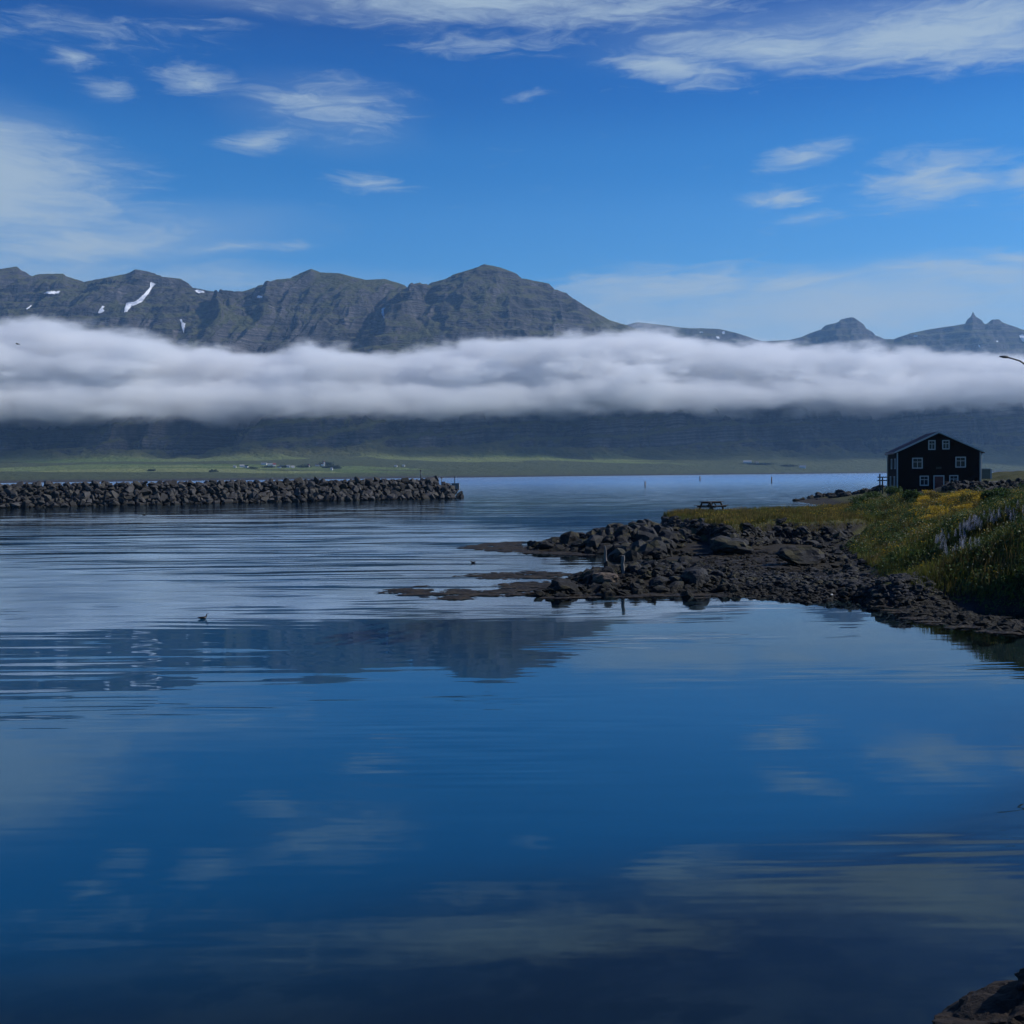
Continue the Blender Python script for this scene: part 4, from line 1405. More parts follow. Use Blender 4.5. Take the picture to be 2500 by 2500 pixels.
def duck(px, py, size, rz, lab, pale=True):
    w_ = on_level(px, py, 0.0)
    root = empty("duck", tuple(w_), rz); root.scale = (size,) * 3
    tag(root, lab, "duck")
    skin_body("body", [((0.02, 0, 0.045), .085, .075, None), ((0.13, 0, 0.065), .07, .07, 0), ((-0.11, 0, 0.06), .075, .062, 0), ((-0.21, 0, 0.075), .035, .03, 2),
                       ((-0.27, 0, 0.095), .012, .010, 3), ((0.185, 0, 0.13), .035, .034, 1), ((0.20, 0, 0.20), .028, .028, 5), ((0.215, 0, 0.255), .040, .034, 6), ((0.25, 0, 0.25), .026, .022, 7)], FEATHER, root)
    if pale:
        skin_body("breast_patch", [((0.06, -0.035, 0.055), .06, .05, None), ((0.15, -0.02, 0.075), .055, .055, 0)], PALE, root)
    for s_ in (-1, 1):
        skin_body("wing", [((0.07, s_ * .075, 0.095), .03, .012, None), ((-0.06, s_ * .080, 0.098), .04, .014, 0), ((-0.20, s_ * .035, 0.105), .012, .008, 1)], FEATHER, root, 1)
    tubes("beak", [([(0.265, 0, 0.247), (0.30, 0, 0.242), (0.325, 0, 0.238)], [.016, .012, .005])], BEAK, root)
    return root


duck(495, 1511, 0.62, math.radians(25), "lone dark duck with pale breast floating on the rippled water at the left")
duck(1155, 1374, 0.6, math.radians(200), "tiny dark duck swimming left of the rocky spit, between weed patches", False)
duck(352, 1258.5, 1.0, math.radians(180), "small pale waterbird swimming just in front of the breakwater")


def gull(root_name, loc, rz, lab, size, fly, mats):
    root = empty(root_name, loc, rz); root.scale = (size,) * 3
    tag(root, lab, "bird")
    skin_body("body", [((0, 0, 0), .06, .055, None), ((0.12, 0, 0.02), .045, .045, 0), ((0.19, 0, 0.05), .035, .033, 1), ((-0.13, 0, 0.0), .04, .03, 0), ((-0.26, 0, 0.0), .03, .008, 3)], mats[0], root)
    tubes("beak", [([(0.215, 0, 0.05), (0.27, 0, 0.04)], [.014, .004])], BEAK, root)
    for s_ in (-1, 1):
        if fly:
            skin_body("wing", [((0.02, s_ * .03, 0.03), .05, .012, None), ((0.06, s_ * .24, 0.10), .045, .010, 0), ((-0.02, s_ * .46, 0.04), .03, .007, 1), ((-0.10, s_ * .60, -0.02), .01, .004, 2)], mats[1], root, 1)
        else:
            skin_body("wing", [((0.06, s_ * .055, 0.02), .04, .010, None), ((-0.1, s_ * .055, 0.02), .035, .010, 0), ((-0.28, s_ * .02, 0.01), .01, .006, 1)], mats[1], root, 1)
            tubes("leg", [([(0, s_ * .025, -.04), (0.0, s_ * .025, -.20)], .008)], BEAK, root)
    return root


gull("flying_bird", tuple(at_dist(43, 840, 120.0)), math.radians(190), "dark bird in flight against the cloud bank at the left edge", 1.05, True, (FEATHER, FEATHER))
w_ = on_level(2031, 1461, 0.03)
gull("wading_bird", (w_.x, w_.y, 0.16), math.radians(75), "small white bird standing at the edge of the stony shore", 0.55, False, (WHITE, WHITE))

# ------------------------------------------------------------------ farmsteads on the far shore
FWHITE = simple("white_farm_wall", (0.60, 0.60, 0.58), 0.8, 0.08, 0.2)
FROOF = [simple("grey_farm_roof", (0.30, 0.30, 0.31), 0.6, 0.1, 0.2), simple("red_farm_roof", (0.20, 0.055, 0.045), 0.6, 0.1, 0.2), simple("dark_farm_roof", (0.05, 0.05, 0.055), 0.6, 0.1, 0.2)]
FARM = [(572, 1142, 7, 5, 0, "low white farm building, far left end of the far-shore hamlet"),
        (590, 1141, 11, 6, 0, "white farmhouse with grey roof in the left cluster of the far-shore hamlet"),
        (601, 1142, 8, 6, 2, "dark-roofed white farmhouse right of the left cluster on the far shore"),
        (644, 1135, 14, 5, 0, "long pale barn, highest of the far-shore hamlet"),
        (659, 1137, 13, 5, 0, "second long pale barn just below the highest one on the far shore"),
        (669, 1138.5, 7, 7, 1, "red-roofed white farmhouse at the right end of the long pale barns"),
        (681, 1143, 9, 5, 2, "low dark-roofed farm shed right of the long pale barns"),
        (703, 1142, 8, 6, 0, "white farm building on its own right of the hamlet's dark shed"),
        (714, 1142.5, 8, 5, 0, "bright white shed near the middle of the far-shore hamlet"),
        (752, 1140, 6, 6, 1, "small white farmhouse left of the tall white church"),
        (774, 1138, 10, 5, 2, "long low building beside the tall white church on the far shore"),
        (809, 1148, 5, 6, 0, "single white house nearest the water below the dark trees"),
        (1000 - 15, 1139, 6, 4, 0, "left shed of a pair at the edge of the bright field"),
        (966, 1140, 7, 4, 0, "tiny pale shed in the bright field behind the breakwater"),
        (1825, 1131, 20, 6, 0, "long pale farm building on the far shore left of the black house"),
        (1848, 1132, 9, 5, 2, "dark-roofed shed beside the long pale building left of the black house"),
        (1960, 1143, 16, 6, 0, "low white house by the far water nearest the black house")]
for px, py, w_, h_, rt, lab in FARM:
    g_ = drape(px, py)
    k = g_.y / FPX
    b = empty("farmhouse", (g_.x, g_.y + 3, g_.z - 1.0), math.radians(random.uniform(-25, 25)))
    tag(b, lab, "farmhouse", "farm buildings on the far shore")
    hw, hh = w_ * k / 2, h_ * k
    dd = max(3.0, hw * 0.6)
    boxes("wall", [(-hw, hw, -dd / 2, dd / 2, 0, 1.0 + hh * .6)], FWHITE, b)
    bm_ = prism("roof", [(-dd / 2 - .4, 1.002 + hh * .6), (dd / 2 + .4, 1.002 + hh * .6), (0, 1.0 + hh * 1.15)], -hw - .3, hw + .3, FROOF[rt], b)
    bm_.rotation_euler = (0, 0, math.radians(90))
g_ = drape(790, 1138)
ch = empty("church", (g_.x, g_.y, g_.z - 1))
tag(ch, "white church with a small tower, tallest building of the far-shore hamlet", "church")
k = g_.y / FPX
boxes("nave", [(-6 * k, 0, -3.5, 3.5, 0, 1 + 5 * k)], FWHITE, ch)
prism("roof", [(-6.2 * k, 1.003 + 5 * k), (0, 1.003 + 5 * k), (-3 * k, 1 + 7.5 * k)], -3.8, 3.8, FROOF[1], ch)
boxes("tower", [(0.02, 3 * k, -1.6, 1.6, 0, 1 + 10 * k)], FWHITE, ch)
prism("spire", [(-0.3, 1.003 + 10 * k), (3 * k + .3, 1.003 + 10 * k), (1.5 * k, 1 + 14 * k)], -1.8, 1.8, FROOF[1], ch)

# ------------------------------------------------------------------ snow left in the high gullies
SNOW = simple("old_snow", (0.72, 0.75, 0.80), 0.7, 0.06, 0.02)
SNOWS = [
    [(366, 690), (372, 690), (381, 694), (372, 703), (366, 714), (356, 726), (349, 736), (338, 743), (322, 748), (311, 762), (303, 763), (304, 752), (309, 739), (330, 736), (342, 727), (355, 714), (366, 701)],
    [(113, 712), (130, 711), (148, 711), (143, 717), (130, 719), (116, 718), (104, 717), (110, 715)],
    [(238, 765), (243, 756), (250, 747), (258, 747), (251, 755), (257, 759), (247, 766)],
    [(474, 708), (483, 708), (498, 711), (501, 715), (486, 717), (477, 713)],
    [(437, 779), (445, 780), (446, 787), (453, 790), (451, 802), (448, 814), (444, 800), (441, 787)],
    [(626, 726), (631, 721), (641, 724), (640, 728), (629, 729)],
    [(931, 754), (936, 751), (941, 752), (937, 760), (939, 768), (938, 780), (934, 772), (931, 764)],
    [(62, 755), (76, 745), (78, 747), (68, 756)],
]


def snow_patch(poly, owner, finder, off):
    xs = [p[0] for p in poly]; ys = [p[1] for p in poly]
    step = 1.2
    nx = int((max(xs) - min(xs)) / step) + 3; ny = int((max(ys) - min(ys)) / step) + 3
    X = min(xs) - step + np.arange(nx) * step; Y = min(ys) - step + np.arange(ny) * step
    XX, YY = np.meshgrid(X, Y)
    d = inside_dist(poly, XX + 1.0 * perlin(XX / 5, YY / 5, 3), YY + 1.0 * perlin(XX / 5, YY / 5, 4))
    ok = d > -0.3
    idx = -np.ones(ok.shape, int); vs = []
    for j in range(ny):
        for i in range(nx):
            if ok[j, i]:
                v = finder(float(XX[j, i]), float(YY[j, i]))
                idx[j, i] = len(vs); vs.append((v.x * (1 - off), v.y * (1 - off), v.z + 1.2 + (CAM_H - v.z) * off))
    fs = [(idx[j, i], idx[j + 1, i], idx[j + 1, i + 1], idx[j, i + 1]) for j in range(ny - 1) for i in range(nx - 1)
          if ok[j, i] and ok[j + 1, i] and ok[j + 1, i + 1] and ok[j, i + 1]]
    if not fs:
        return
    # leave out faces that jump across a fold of the ground
    V = np.array(vs)
    fs = [f for f in fs if V[list(f), 1].max() - V[list(f), 1].min() < 110]
    if fs:
        link("snow_patch", np_mesh("snow_patch", V, np.array(fs), SNOW, True), owner)


for poly in SNOWS:
    snow_patch(poly, mountain, drape, 0.0015)


def drape_far(px, py):
    d = ray(px, py)
    j = (d.x - 0.02) / 0.68 * (NU2 - 1); j0 = int(min(max(math.floor(j), 0), NU2 - 2)); fr = j - j0
    zc = Z2[:, j0] * (1 - fr) + Z2[:, j0 + 1] * fr; dc = D2[:, j0]
    k = int(np.argmax((zc - CAM_H) / dc >= d.z)); k = max(k, 1)
    return Vector((d.x * dc[k], dc[k], CAM_H + d.z * dc[k]))


for poly in [[(1760, 811), (1768, 808), (1773, 814), (1765, 817)], [(1747, 822), (1756, 822), (1757, 828), (1748, 826)], [(2229, 820), (2242, 818), (2240, 822), (2230, 823)],
             [(2488, 818), (2496, 816), (2510, 822), (2510, 838), (2497, 835), (2490, 826)], [(2432, 831), (2438, 832), (2436, 837), (2431, 835)], [(2388, 842), (2392, 843), (2394, 850), (2389, 848)], [(1708, 810), (1718, 810), (1716, 814), (1708, 813)]]:
    snow_patch(poly, far_mountain, drape_far, 0.002)


# ------------------------------------------------------------------ weed on the water and on the flats
def leaf_material(name, c0, c1, scale=0.8, fine=14.0, trans=0.25, rough=0.7):
    mt, t, out = material(name)
    pos = t.node('ShaderNodeNewGeometry').outputs['Position']
    n1 = t.noise(pos, scale, 3, 0.55); n2 = t.noise(pos, fine, 2, 0.6)
    f = t.math('ADD', t.math('MULTIPLY', n1, 0.6), t.math('MULTIPLY', n2, 0.4))
    col = t.mix(t.step(f, 0.36, 0.64), c0, c1)
    p = t.node('ShaderNodeBsdfPrincipled')
    t.put(p.inputs['Base Color'], col); p.inputs['Roughness'].default_value = rough; p.inputs['Specular IOR Level'].default_value = 0.2
    if trans:
        tl = t.node('ShaderNodeBsdfTranslucent'); t.put(tl.inputs['Color'], col)
        mx = t.node('ShaderNodeMixShader'); mx.inputs[0].default_value = trans
        t.l.new(p.outputs[0], mx.inputs[1]); t.l.new(tl.outputs[0], mx.inputs[2]); t.l.new(mx.outputs[0], out.inputs['Surface'])
    else:
        t.l.new(p.outputs[0], out.inputs['Surface'])
    return mt


WEED = leaf_material("brown_bladder_wrack", (0.012, 0.010, 0.006), (0.048, 0.037, 0.019), 1.5, 9.0, 0.0, 0.6)


def weed_patches(polys, rg_):
    vs, fs = [], []
    for poly_px, cnt, s0, s1 in polys:
        poly = level_poly(poly_px, 0.0)
        px_ = np.array(poly)
        lo, hi = px_.min(0), px_.max(0)
        got = 0; tries = 0
        while got < cnt and tries < cnt * 40:
            tries += 1
            x, y = rg_.uniform(lo[0], hi[0]), rg_.uniform(lo[1], hi[1])
            d = float(inside_dist(poly, np.array(x), np.array(y)))
            if d < 0.02 or float(fbm(x / 1.6 + 7, y / 0.6, 77, 4)) < rg_.uniform(-0.22, 0.22) + 0.55 * math.exp(-d / 0.55):
                continue
            got += 1
            s_ = rg_.uniform(s0, s1)
            z = max(0.012, float(height(x, y)) + 0.02) + rg_.uniform(0, 0.02)
            n = 6; b = len(vs); a0 = rg_.uniform(0, 6.28); asp = rg_.uniform(.4, .9)
            vs.append((x, y, z + s_ * 0.10))
            for k in range(n):
                a_ = a0 + k * 6.283 / n; r_ = s_ * rg_.uniform(.5, 1.2)
                u_, v_ = math.cos(a_) * r_, math.sin(a_) * r_ * asp
                vs.append((x + u_ * math.cos(a0) - v_ * math.sin(a0), y + u_ * math.sin(a0) + v_ * math.cos(a0), z - 0.006))
            fs += [(b, b + 1 + k, b + 1 + (k + 1) % n) for k in range(n)]
    return np.array(vs), np.array(fs)


rg = random.Random(33)
v, f = weed_patches([
    ([(1060, 1404), (1120, 1402), (1200, 1398), (1290, 1394), (1400, 1396), (1400, 1412), (1290, 1416), (1180, 1414)], 900, 0.06, 0.26),
    ([(905, 1446), (930, 1437), (1000, 1434), (1070, 1440), (1180, 1438), (1210, 1425), (1300, 1418), (1390, 1420), (1330, 1452), (1200, 1460), (1080, 1468), (1000, 1456)], 2200, 0.06, 0.26),
    ([(980, 1430), (1090, 1428), (1085, 1432), (990, 1433)], 60, 0.05, 0.16), ([(1150, 1472), (1260, 1466), (1260, 1470), (1160, 1476)], 60, 0.05, 0.16),
    ([(1100, 1338), (1180, 1326), (1290, 1320), (1330, 1338), (1450, 1350), (1460, 1358), (1260, 1352)], 1300, 0.10, 0.40),
    ([(1690, 1356), (1850, 1350), (1960, 1356), (2000, 1372), (1960, 1400), (1830, 1400), (1740, 1390)], 2200, 0.08, 0.30),
    ([(1290, 1455), (1420, 1453), (1500, 1448), (1760, 1446), (1840, 1456), (1700, 1462), (1480, 1462), (1330, 1464)], 900, 0.06, 0.22),
    ([(2140, 1475), (2260, 1500), (2360, 1516), (2500, 1528), (2500, 1552), (2380, 1545), (2260, 1525), (2160, 1500)], 1400, 0.05, 0.2),
    ([(1835, 1493), (1890, 1492), (1888, 1496), (1838, 1497)], 22, 0.04, 0.13), ([(1890, 1503), (1945, 1502), (1940, 1506), (1892, 1506)], 20, 0.04, 0.13),
    ([(1985, 1599), (2012, 1599), (2010, 1603), (1990, 1603)], 8, 0.03, 0.08),
    ([(2235, 2415), (2262, 2420), (2300, 2428), (2325, 2440), (2290, 2445), (2235, 2424)], 16, 0.012, 0.034), ([(2310, 2417), (2348, 2414), (2350, 2420), (2316, 2424)], 14, 0.012, 0.03),
    ([(2325, 2440), (2375, 2430), (2380, 2445), (2340, 2455)], 16, 0.012, 0.032), ([(2400, 2310), (2450, 2300), (2465, 2325), (2450, 2345), (2405, 2340)], 40, 0.012, 0.036),
    ([(2335, 2460), (2365, 2455), (2368, 2475), (2340, 2475)], 10, 0.01, 0.03)
], rg)
tag(link("floating_seaweed", np_mesh("floating_seaweed", v, f, WEED)), kind='stuff')

# ------------------------------------------------------------------ grass and flowers
GREEN = leaf_material("green_grass", (0.020, 0.032, 0.007), (0.155, 0.160, 0.030), 0.5, 3.0, 0.35)
STRAW = leaf_material("dry_grass", (0.060, 0.052, 0.015), (0.22, 0.155, 0.045), 0.6, 3.0, 0.35)
HERB = leaf_material("leafy_herb", (0.018, 0.042, 0.012), (0.085, 0.130, 0.036), 1.2, 8.0, 0.3)
YELLOW = leaf_material("yellow_petals", (0.30, 0.19, 0.012), (0.52, 0.36, 0.035), 1.5, 9.0, 0.35)
CREAM = leaf_material("cream_petals", (0.22, 0.22, 0.13), (0.40, 0.38, 0.24), 1.5, 9.0, 0.3)
LUPINE = leaf_material("pale_blue_petals", (0.20, 0.23, 0.34), (0.42, 0.45, 0.55), 3.0, 20.0, 0.3)


def poly_points(poly, n, seed, clump=1.5, thr=-0.3):
    r = np.random.default_rng(seed)
    poly = np.asarray(poly); lo, hi = poly.min(0), poly.max(0)
    X = np.empty(0); Y = np.empty(0)
    for _ in range(14):
        x = r.uniform(lo[0], hi[0], n * 2); y = r.uniform(lo[1], hi[1], n * 2)
        k = (inside_dist(poly, x, y) > 0) & (fbm(x / clump, y / clump, seed, 3) > r.uniform(thr, thr + 0.45, n * 2))
        X = np.append(X, x[k]); Y = np.append(Y, y[k])
        if len(X) >= n: break
    return X[:n], Y[:n], r


def blades(name, poly, n, h0, h1, w, mat, seed, lean=0.35, clump=1.5, thr=-0.3, label=None):
    x, y, r = poly_points(poly, n, seed, clump, thr)
    kk_ = height(x, y) > 0.30
    x, y = x[kk_], y[kk_]
    n = len(x)
    z = height(x, y) - 0.03
    hgt = (h0 + (h1 - h0) * r.random(n) ** 1.5) * (0.75 + 0.5 * sstep(fbm(x / 1.3, y / 1.3, seed + 5, 2), -0.4, 0.4))
    a = r.uniform(0, 2 * np.pi, n); la = r.uniform(0, lean, n) * hgt; ld_ = r.uniform(0, 2 * np.pi, n)
    wx_, wy_ = np.cos(a) * w * r.uniform(.6, 1.4, n), np.sin(a) * w * r.uniform(.6, 1.4, n)
    lx, ly = np.cos(ld_) * la + 0.10 * hgt, np.sin(ld_) * la
    b = np.stack([x, y, z], -1)
    v = np.stack([b + np.stack([-wx_, -wy_, 0 * z], -1), b + np.stack([wx_, wy_, 0 * z], -1),
                  b + np.stack([wx_ * .7 + lx * .4, wy_ * .7 + ly * .4, hgt * .6], -1), b + np.stack([-wx_ * .7 + lx * .4, -wy_ * .7 + ly * .4, hgt * .6], -1),
                  b + np.stack([lx, ly, hgt], -1)], 1).reshape(-1, 3)
    i = np.arange(n) * 5
    f = np.concatenate([np.stack([i, i + 1, i + 2], -1), np.stack([i, i + 2, i + 3], -1), np.stack([i + 3, i + 2, i + 4], -1)])
    return tag(link(name, np_mesh(name, v, f, mat)), kind='stuff')


def dots(name, poly, n, h0, h1, s0, s1, mat, seed, clump=1.5, thr=-0.3, flat=0.5):
    """small flower heads or leaves: little bent diamonds held above the ground"""
    x, y, r = poly_points(poly, n, seed, clump, thr)
    n = len(x)
    z = height(x, y) + h0 + (h1 - h0) * r.random(n)
    s_ = s0 + (s1 - s0) * r.random(n)
    nrm_ = r.normal(0, 1, (n, 3)); nrm_[:, 2] = np.abs(nrm_[:, 2]) + flat; nrm_ /= np.linalg.norm(nrm_, axis=1)[:, None]
    t1 = np.cross(nrm_, r.normal(0, 1, (n, 3))); t1 /= np.linalg.norm(t1, axis=1)[:, None]; t2 = np.cross(nrm_, t1)
    c = np.stack([x, y, z], -1); s3 = s_[:, None]
    v = np.stack([c - t1 * s3, c - t2 * s3 * .7 + nrm_ * s3 * .2, c + t1 * s3, c + t2 * s3 * .7 + nrm_ * s3 * .2], 1).reshape(-1, 3)
    i = np.arange(n) * 4
    f = np.concatenate([np.stack([i, i + 1, i + 2], -1), np.stack([i, i + 2, i + 3], -1)])
    return tag(link(name, np_mesh(name, v, f, mat)), kind='stuff')


def poly_g(pts):
    return [tuple(on_ground(a, b))[:2] for a, b in pts]


BL = [tuple(np.array(q) * (1 - 0.35 / np.linalg.norm(q))) if i < 11 else q for i, q in enumerate(BLUFF)]
blades("bluff_grass", BL, 30000, 0.10, 0.34, 0.018, GREEN, 61, 0.5, 2.0, -0.5)
blades("bluff_dry_grass", BL, 26000, 0.14, 0.42, 0.014, STRAW, 62, 0.5, 3.0, -0.2)
dots("bluff_flowers", BL, 1500, 0.15, 0.35, 0.02, 0.05, YELLOW, 63, 2.5, 0.0)
BANK = [(14.6, 41), (15.6, 36.6), (19.5, 37), (31, 62), (57, 113.5), (46, 114.5), (38, 108), (28, 93), (23.5, 80), (22, 70), (17.6, 60), (15.6, 50)]
BANK_NEAR = [(13.6, 41), (14.4, 36.0), (19.5, 36.0), (31, 62), (24, 66), (17.6, 60), (15.6, 50)]
blades("bank_grass", BANK, 95000, 0.14, 0.50, 0.017, GREEN, 64, 0.6, 2.2, -0.7)
blades("near_bank_grass", BANK_NEAR, 60000, 0.10, 0.40, 0.010, GREEN, 164, 0.7, 1.4, -0.5)
blades("bank_dry_grass", BANK, 42000, 0.2, 0.6, 0.013, STRAW, 65, 0.5, 3.0, -0.1)
GOLD = [tuple(on_level(a, b, z))[:2] for a, b, z in [(2212, 1275, 1.7), (2218, 1252, 2.0), (2245, 1232, 2.2), (2285, 1219, 2.4), (2330, 1216, 2.5), (2412, 1223, 2.5), (2385, 1236, 2.4), (2330, 1250, 2.2), (2280, 1266, 1.9), (2235, 1288, 1.6)]]
blades("golden_dry_grass", GOLD, 16000, 0.2, 0.5, 0.014, STRAW, 66, 0.5, 2.0, -0.3)
dots("yellow_flowers", GOLD, 10500, 0.22, 0.55, 0.022, 0.052, YELLOW, 67, 1.6, 0.0)
dots("scattered_yellow_flowers", BANK, 5200, 0.2, 0.5, 0.02, 0.05, YELLOW, 68, 1.6, 0.05)
dots("cream_flower_heads", BANK, 2200, 0.3, 0.6, 0.02, 0.05, CREAM, 69, 1.6, 0.1)
dots("bank_herbs", BANK, 46000, 0.03, 0.32, 0.03, 0.08, HERB, 70, 1.8, -0.1, 0.2)



def mounds(name, poly, count, r0, r1, h0, h1, per, mat, seed, leaf=(0.03, 0.075)):
    """low leafy hummocks standing close together, too tangled to tell apart"""
    x, y, r = poly_points(poly, count, seed, 3.0, -0.4)
    kk_ = height(x, y) > 0.45
    x, y = x[kk_], y[kk_]; n = len(x)
    rr = r.uniform(r0, r1, n); hh = r.uniform(h0, h1, n)
    i = np.repeat(np.arange(n), per); m_ = len(i)
    a = r.uniform(0, 2 * np.pi, m_); q = np.sqrt(r.random(m_))
    px_, py_ = x[i] + np.cos(a) * q * rr[i], y[i] + np.sin(a) * q * rr[i]
    c = np.stack([px_, py_, height(px_, py_) + hh[i] * (1 - q ** 2) * r.uniform(0.35, 1.05, m_)], -1)
    nn = np.stack([np.cos(a) * q, np.sin(a) * q, 0.6 + 0 * q], -1) + r.normal(0, .55, (m_, 3)); nn /= np.linalg.norm(nn, axis=1)[:, None]
    t1 = np.cross(nn, r.normal(0, 1, (m_, 3))); t1 /= np.linalg.norm(t1, axis=1)[:, None]; t2 = np.cross(nn, t1)
    s3 = r.uniform(leaf[0], leaf[1], m_)[:, None]
    v = np.stack([c - t1 * s3, c - t2 * s3 * .55, c + t1 * s3, c + t2 * s3 * .55], 1).reshape(-1, 3)
    k = np.arange(m_) * 4
    tag(link(name, np_mesh(name, v, np.stack([k, k + 1, k + 2, k + 3], -1), mat)), kind='stuff')


mounds("bank_undergrowth", BANK, 150, 0.5, 1.3, 0.3, 0.85, 420, HERB, 171)
mounds("near_undergrowth", [(15.2, 41), (16.0, 36.8), (19.5, 37), (27, 53), (23, 58), (18.6, 50)], 60, 0.35, 0.9, 0.3, 0.75, 520, HERB, 172, (0.02, 0.055))
mounds("shaded_bank_growth", [(17.8, 61), (22, 70), (24, 82), (27, 80), (25, 66), (20, 56)], 60, 0.4, 1.0, 0.25, 0.6, 360, HERB, 173)

# lupins: copied plants in three drifts
rg = random.Random(44)


def lupin_spike():
    bm = bmesh.new()
    H_ = 0.34
    for k in range(46):
        q = k / 45
        a_ = k * 2.4; r_ = 0.045 * (1 - q) ** 0.6 + 0.006; zz_ = 0.30 + q * H_
        c = Vector((math.cos(a_) * r_, math.sin(a_) * r_, zz_)); o_ = Vector((math.cos(a_), math.sin(a_), 0.35)).normalized()
        s1 = o_.cross(Vector((0, 0, 1))).normalized(); w_ = 0.022 * (1 - 0.6 * q)
        vv = [bm.verts.new(c - s1 * w_), bm.verts.new(c + s1 * w_), bm.verts.new(c + o_ * w_ * 1.8 + Vector((0, 0, 0.012)))]
        bm.faces.new(vv)
    me_ = bpy.data.meshes.new("flower_spike"); bm.to_mesh(me_); bm.free(); me_.materials.append(LUPINE)
    return me_


def lupin_leaves():
    bm = bmesh.new()
    tube(bm, [(0, 0, 0), (0, 0, 0.45)], [0.008, 0.005], 4)
    for k in range(9):
        a_ = k * 2.4; c = Vector((math.cos(a_) * .10, math.sin(a_) * .10, 0.08 + 0.03 * k))
        for j in range(6):
            b_ = j * 1.047; d_ = Vector((math.cos(b_), math.sin(b_), 0.35 * math.sin(j))).normalized() * 0.07
            p_ = Vector((-d_.y, d_.x, 0)) * 0.22
            bm.faces.new([bm.verts.new(c), bm.verts.new(c + d_ * .6 + p_), bm.verts.new(c + d_), bm.verts.new(c + d_ * .6 - p_)])
    me_ = bpy.data.meshes.new("foliage"); bm.to_mesh(me_); bm.free(); me_.materials.append(HERB)
    return me_


SP, LV = lupin_spike(), lupin_leaves()
DRIFTS = [([(2270, 1350), (2300, 1325), (2340, 1318), (2390, 1330), (2392, 1352), (2330, 1368), (2290, 1370)], 44, "pale blue lupin in the lowest, leftmost drift of the flowery bank"),
          ([(2330, 1312), (2370, 1290), (2430, 1270), (2450, 1285), (2420, 1308), (2370, 1318)], 38, "pale blue lupin in the middle drift just above the lowest one"),
          ([(2440, 1272), (2500, 1255), (2540, 1262), (2520, 1285), (2460, 1290)], 26, "pale blue lupin in the top drift at the right edge of the bank")]
for poly_, cnt, lab in DRIFTS:
    gp = np.array(poly_g(poly_))
    pts_ = []
    while len(pts_) < cnt:
        x, y = rg.uniform(gp[:, 0].min(), gp[:, 0].max()), rg.uniform(gp[:, 1].min(), gp[:, 1].max())
        if float(inside_dist(gp, np.array(x), np.array(y))) > 0:
            pts_.append((x, y))
    for x, y in pts_:
        s_ = rg.uniform(0.6, 1.0)
        r_ = empty("lupin", (x, y, float(height(x, y)) - 0.02), rg.uniform(0, 6.28)); r_.scale = (s_,) * 3
        r_.rotation_euler = (rg.uniform(-.12, .12), rg.uniform(-.12, .12), rg.uniform(0, 6.28))
        tag(r_, lab, "lupin", "lupins, " + lab.split(" in the ")[1])
        link("flower_spike", SP, r_); link("foliage", LV, r_)


# leafy shrubs and tall herbs on the crest
def shrub(px, py, w_, h_, lab, seed, n=900, flowers=0):
    g_ = on_ground(px, py)
    r = np.random.default_rng(seed)
    root = empty("leafy_shrub", (g_.x, g_.y, g_.z - 0.05))
    tag(root, lab, "shrub")
    st = []
    for k in range(9):
        a_, q = r.uniform(0, 6.28), r.uniform(.2, .8)
        st.append(([(0.1 * math.cos(a_), 0.1 * math.sin(a_), 0), (w_ * .3 * q * math.cos(a_), w_ * .3 * q * math.sin(a_), h_ * .5), (w_ * .45 * q * math.cos(a_), w_ * .45 * q * math.sin(a_), h_ * .85)], [.018, .012, .005]))
    tubes("stem", st, DARKWOOD, root, False)
    d_ = r.normal(0, 1, (n, 3)); d_ /= np.linalg.norm(d_, axis=1)[:, None]; rad = r.random(n) ** 0.4
    lob = 0.75 + 0.45 * fbm(d_[:, 0] * 2 + seed, d_[:, 1] * 2 + d_[:, 2], seed, 3)
    c = np.stack([d_[:, 0] * rad * lob * w_ / 2, d_[:, 1] * rad * lob * w_ / 2, h_ * .5 + d_[:, 2] * rad * lob * h_ / 2], -1)
    nn = r.normal(0, 1, (n, 3)); nn[:, 2] += .8; nn /= np.linalg.norm(nn, axis=1)[:, None]
    t1 = np.cross(nn, r.normal(0, 1, (n, 3))); t1 /= np.linalg.norm(t1, axis=1)[:, None]; t2 = np.cross(nn, t1)
    s3 = r.uniform(.05, .12, n)[:, None]
    v = np.stack([c - t1 * s3, c - t2 * s3 * .6, c + t1 * s3, c + t2 * s3 * .6], 1).reshape(-1, 3)
    i = np.arange(n) * 4
    o = link("foliage", np_mesh("foliage", v, np.stack([i, i + 1, i + 2, i + 3], -1), HERB), root); o['kind'] = 'stuff'
    if flowers:
        k = r.choice(n, flowers); cc = c[k] * 1.03; cc[:, 2] = np.maximum(cc[:, 2], h_ * .55)
        v = np.stack([cc - [.05, 0, 0], cc - [0, .05, 0], cc + [.05, 0, 0], cc + [0, .05, 0]], 1).reshape(-1, 3); i = np.arange(flowers) * 4
        o = link("flower_head", np_mesh("flower_head", v, np.stack([i, i + 1, i + 2, i + 3], -1), CREAM), root); o['kind'] = 'stuff'


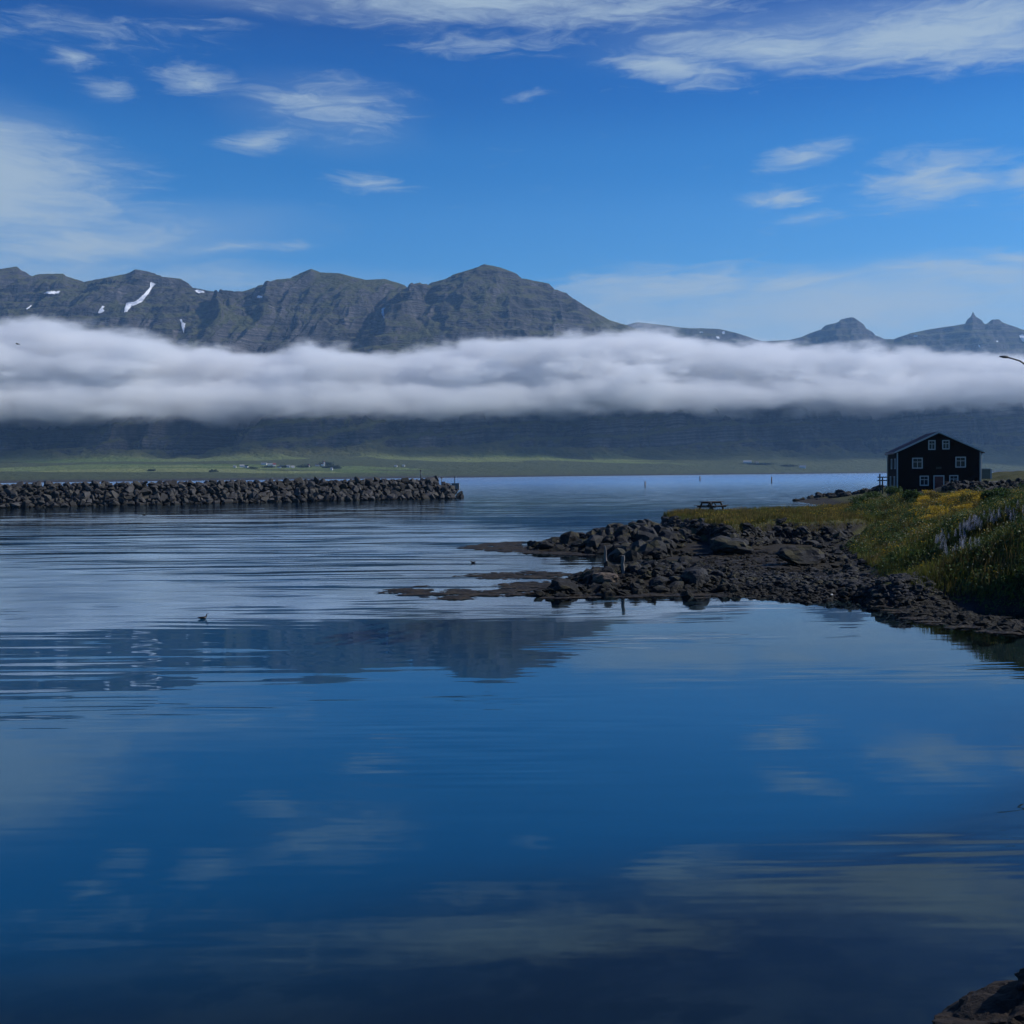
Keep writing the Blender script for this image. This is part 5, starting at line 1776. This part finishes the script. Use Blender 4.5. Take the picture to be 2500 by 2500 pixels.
shrub(2205, 1200, 1.9, 1.2, "bright green herb with cream heads at the left foot of the black house", 81, 900, 60)
shrub(2180, 1212, 2.4, 1.3, "dark green shrub left of the cream-headed herb below the railing", 82)
shrub(2130, 1228, 2.8, 1.4, "rounded green shrub just right of the rocks strung into the far water", 83)
shrub(2098, 1236, 2.0, 1.0, "lowest green shrub at the back corner of the grassy bluff", 84, 700)
shrub(2225, 1228, 1.8, 1.1, "brownish green shrub at the left end of the yellow flower patch", 85, 700, 40)
shrub(2440, 1225, 1.7, 1.0, "green herb clump right of the yellow flower patch under the road bank", 86, 800, 50)
shrub(2412, 1224, 1.2, 0.8, "small green herb touching the right end of the yellow flower patch", 87, 500, 40)

# groves by the far farms
def grove(pts, seed):
    r = np.random.default_rng(seed); C_ = []
    for px, py, w_, h_ in pts:
        g_ = drape(px, py); k = g_.y / FPX
        n = int(40 * w_)
        C_.append(np.stack([g_.x + r.normal(0, w_ * k * .33, n), g_.y + r.normal(0, 6, n), g_.z + np.abs(r.normal(0, h_ * k * .5, n))], -1))
    c = np.concatenate(C_); n = len(c)
    nn = r.normal(0, 1, (n, 3)); nn /= np.linalg.norm(nn, axis=1)[:, None]
    t1 = np.cross(nn, r.normal(0, 1, (n, 3))); t1 /= np.linalg.norm(t1, axis=1)[:, None]; t2 = np.cross(nn, t1)
    s3 = r.uniform(.5, 1.3, n)[:, None]
    v = np.stack([c - t1 * s3, c - t2 * s3 * .7, c + t1 * s3, c + t2 * s3 * .7], 1).reshape(-1, 3); i = np.arange(n) * 4
    tag(link("distant_grove", np_mesh("distant_grove", v, np.stack([i, i + 1, i + 2, i + 3], -1), leaf_material("dark_spruce", (0.012, 0.022, 0.010), (0.035, 0.050, 0.020), 0.1, 0.6, 0.1))), kind='stuff')


grove([(795, 1136, 26, 8), (808, 1142, 30, 5), (822, 1144, 16, 5), (655, 1141, 20, 3), (690, 1141, 16, 4), (740, 1141, 22, 4), (615, 1144, 20, 3), (522, 1152, 14, 4), (1850, 1134, 60, 3), (1925, 1138, 30, 3), (370, 1150, 10, 4)], 91)
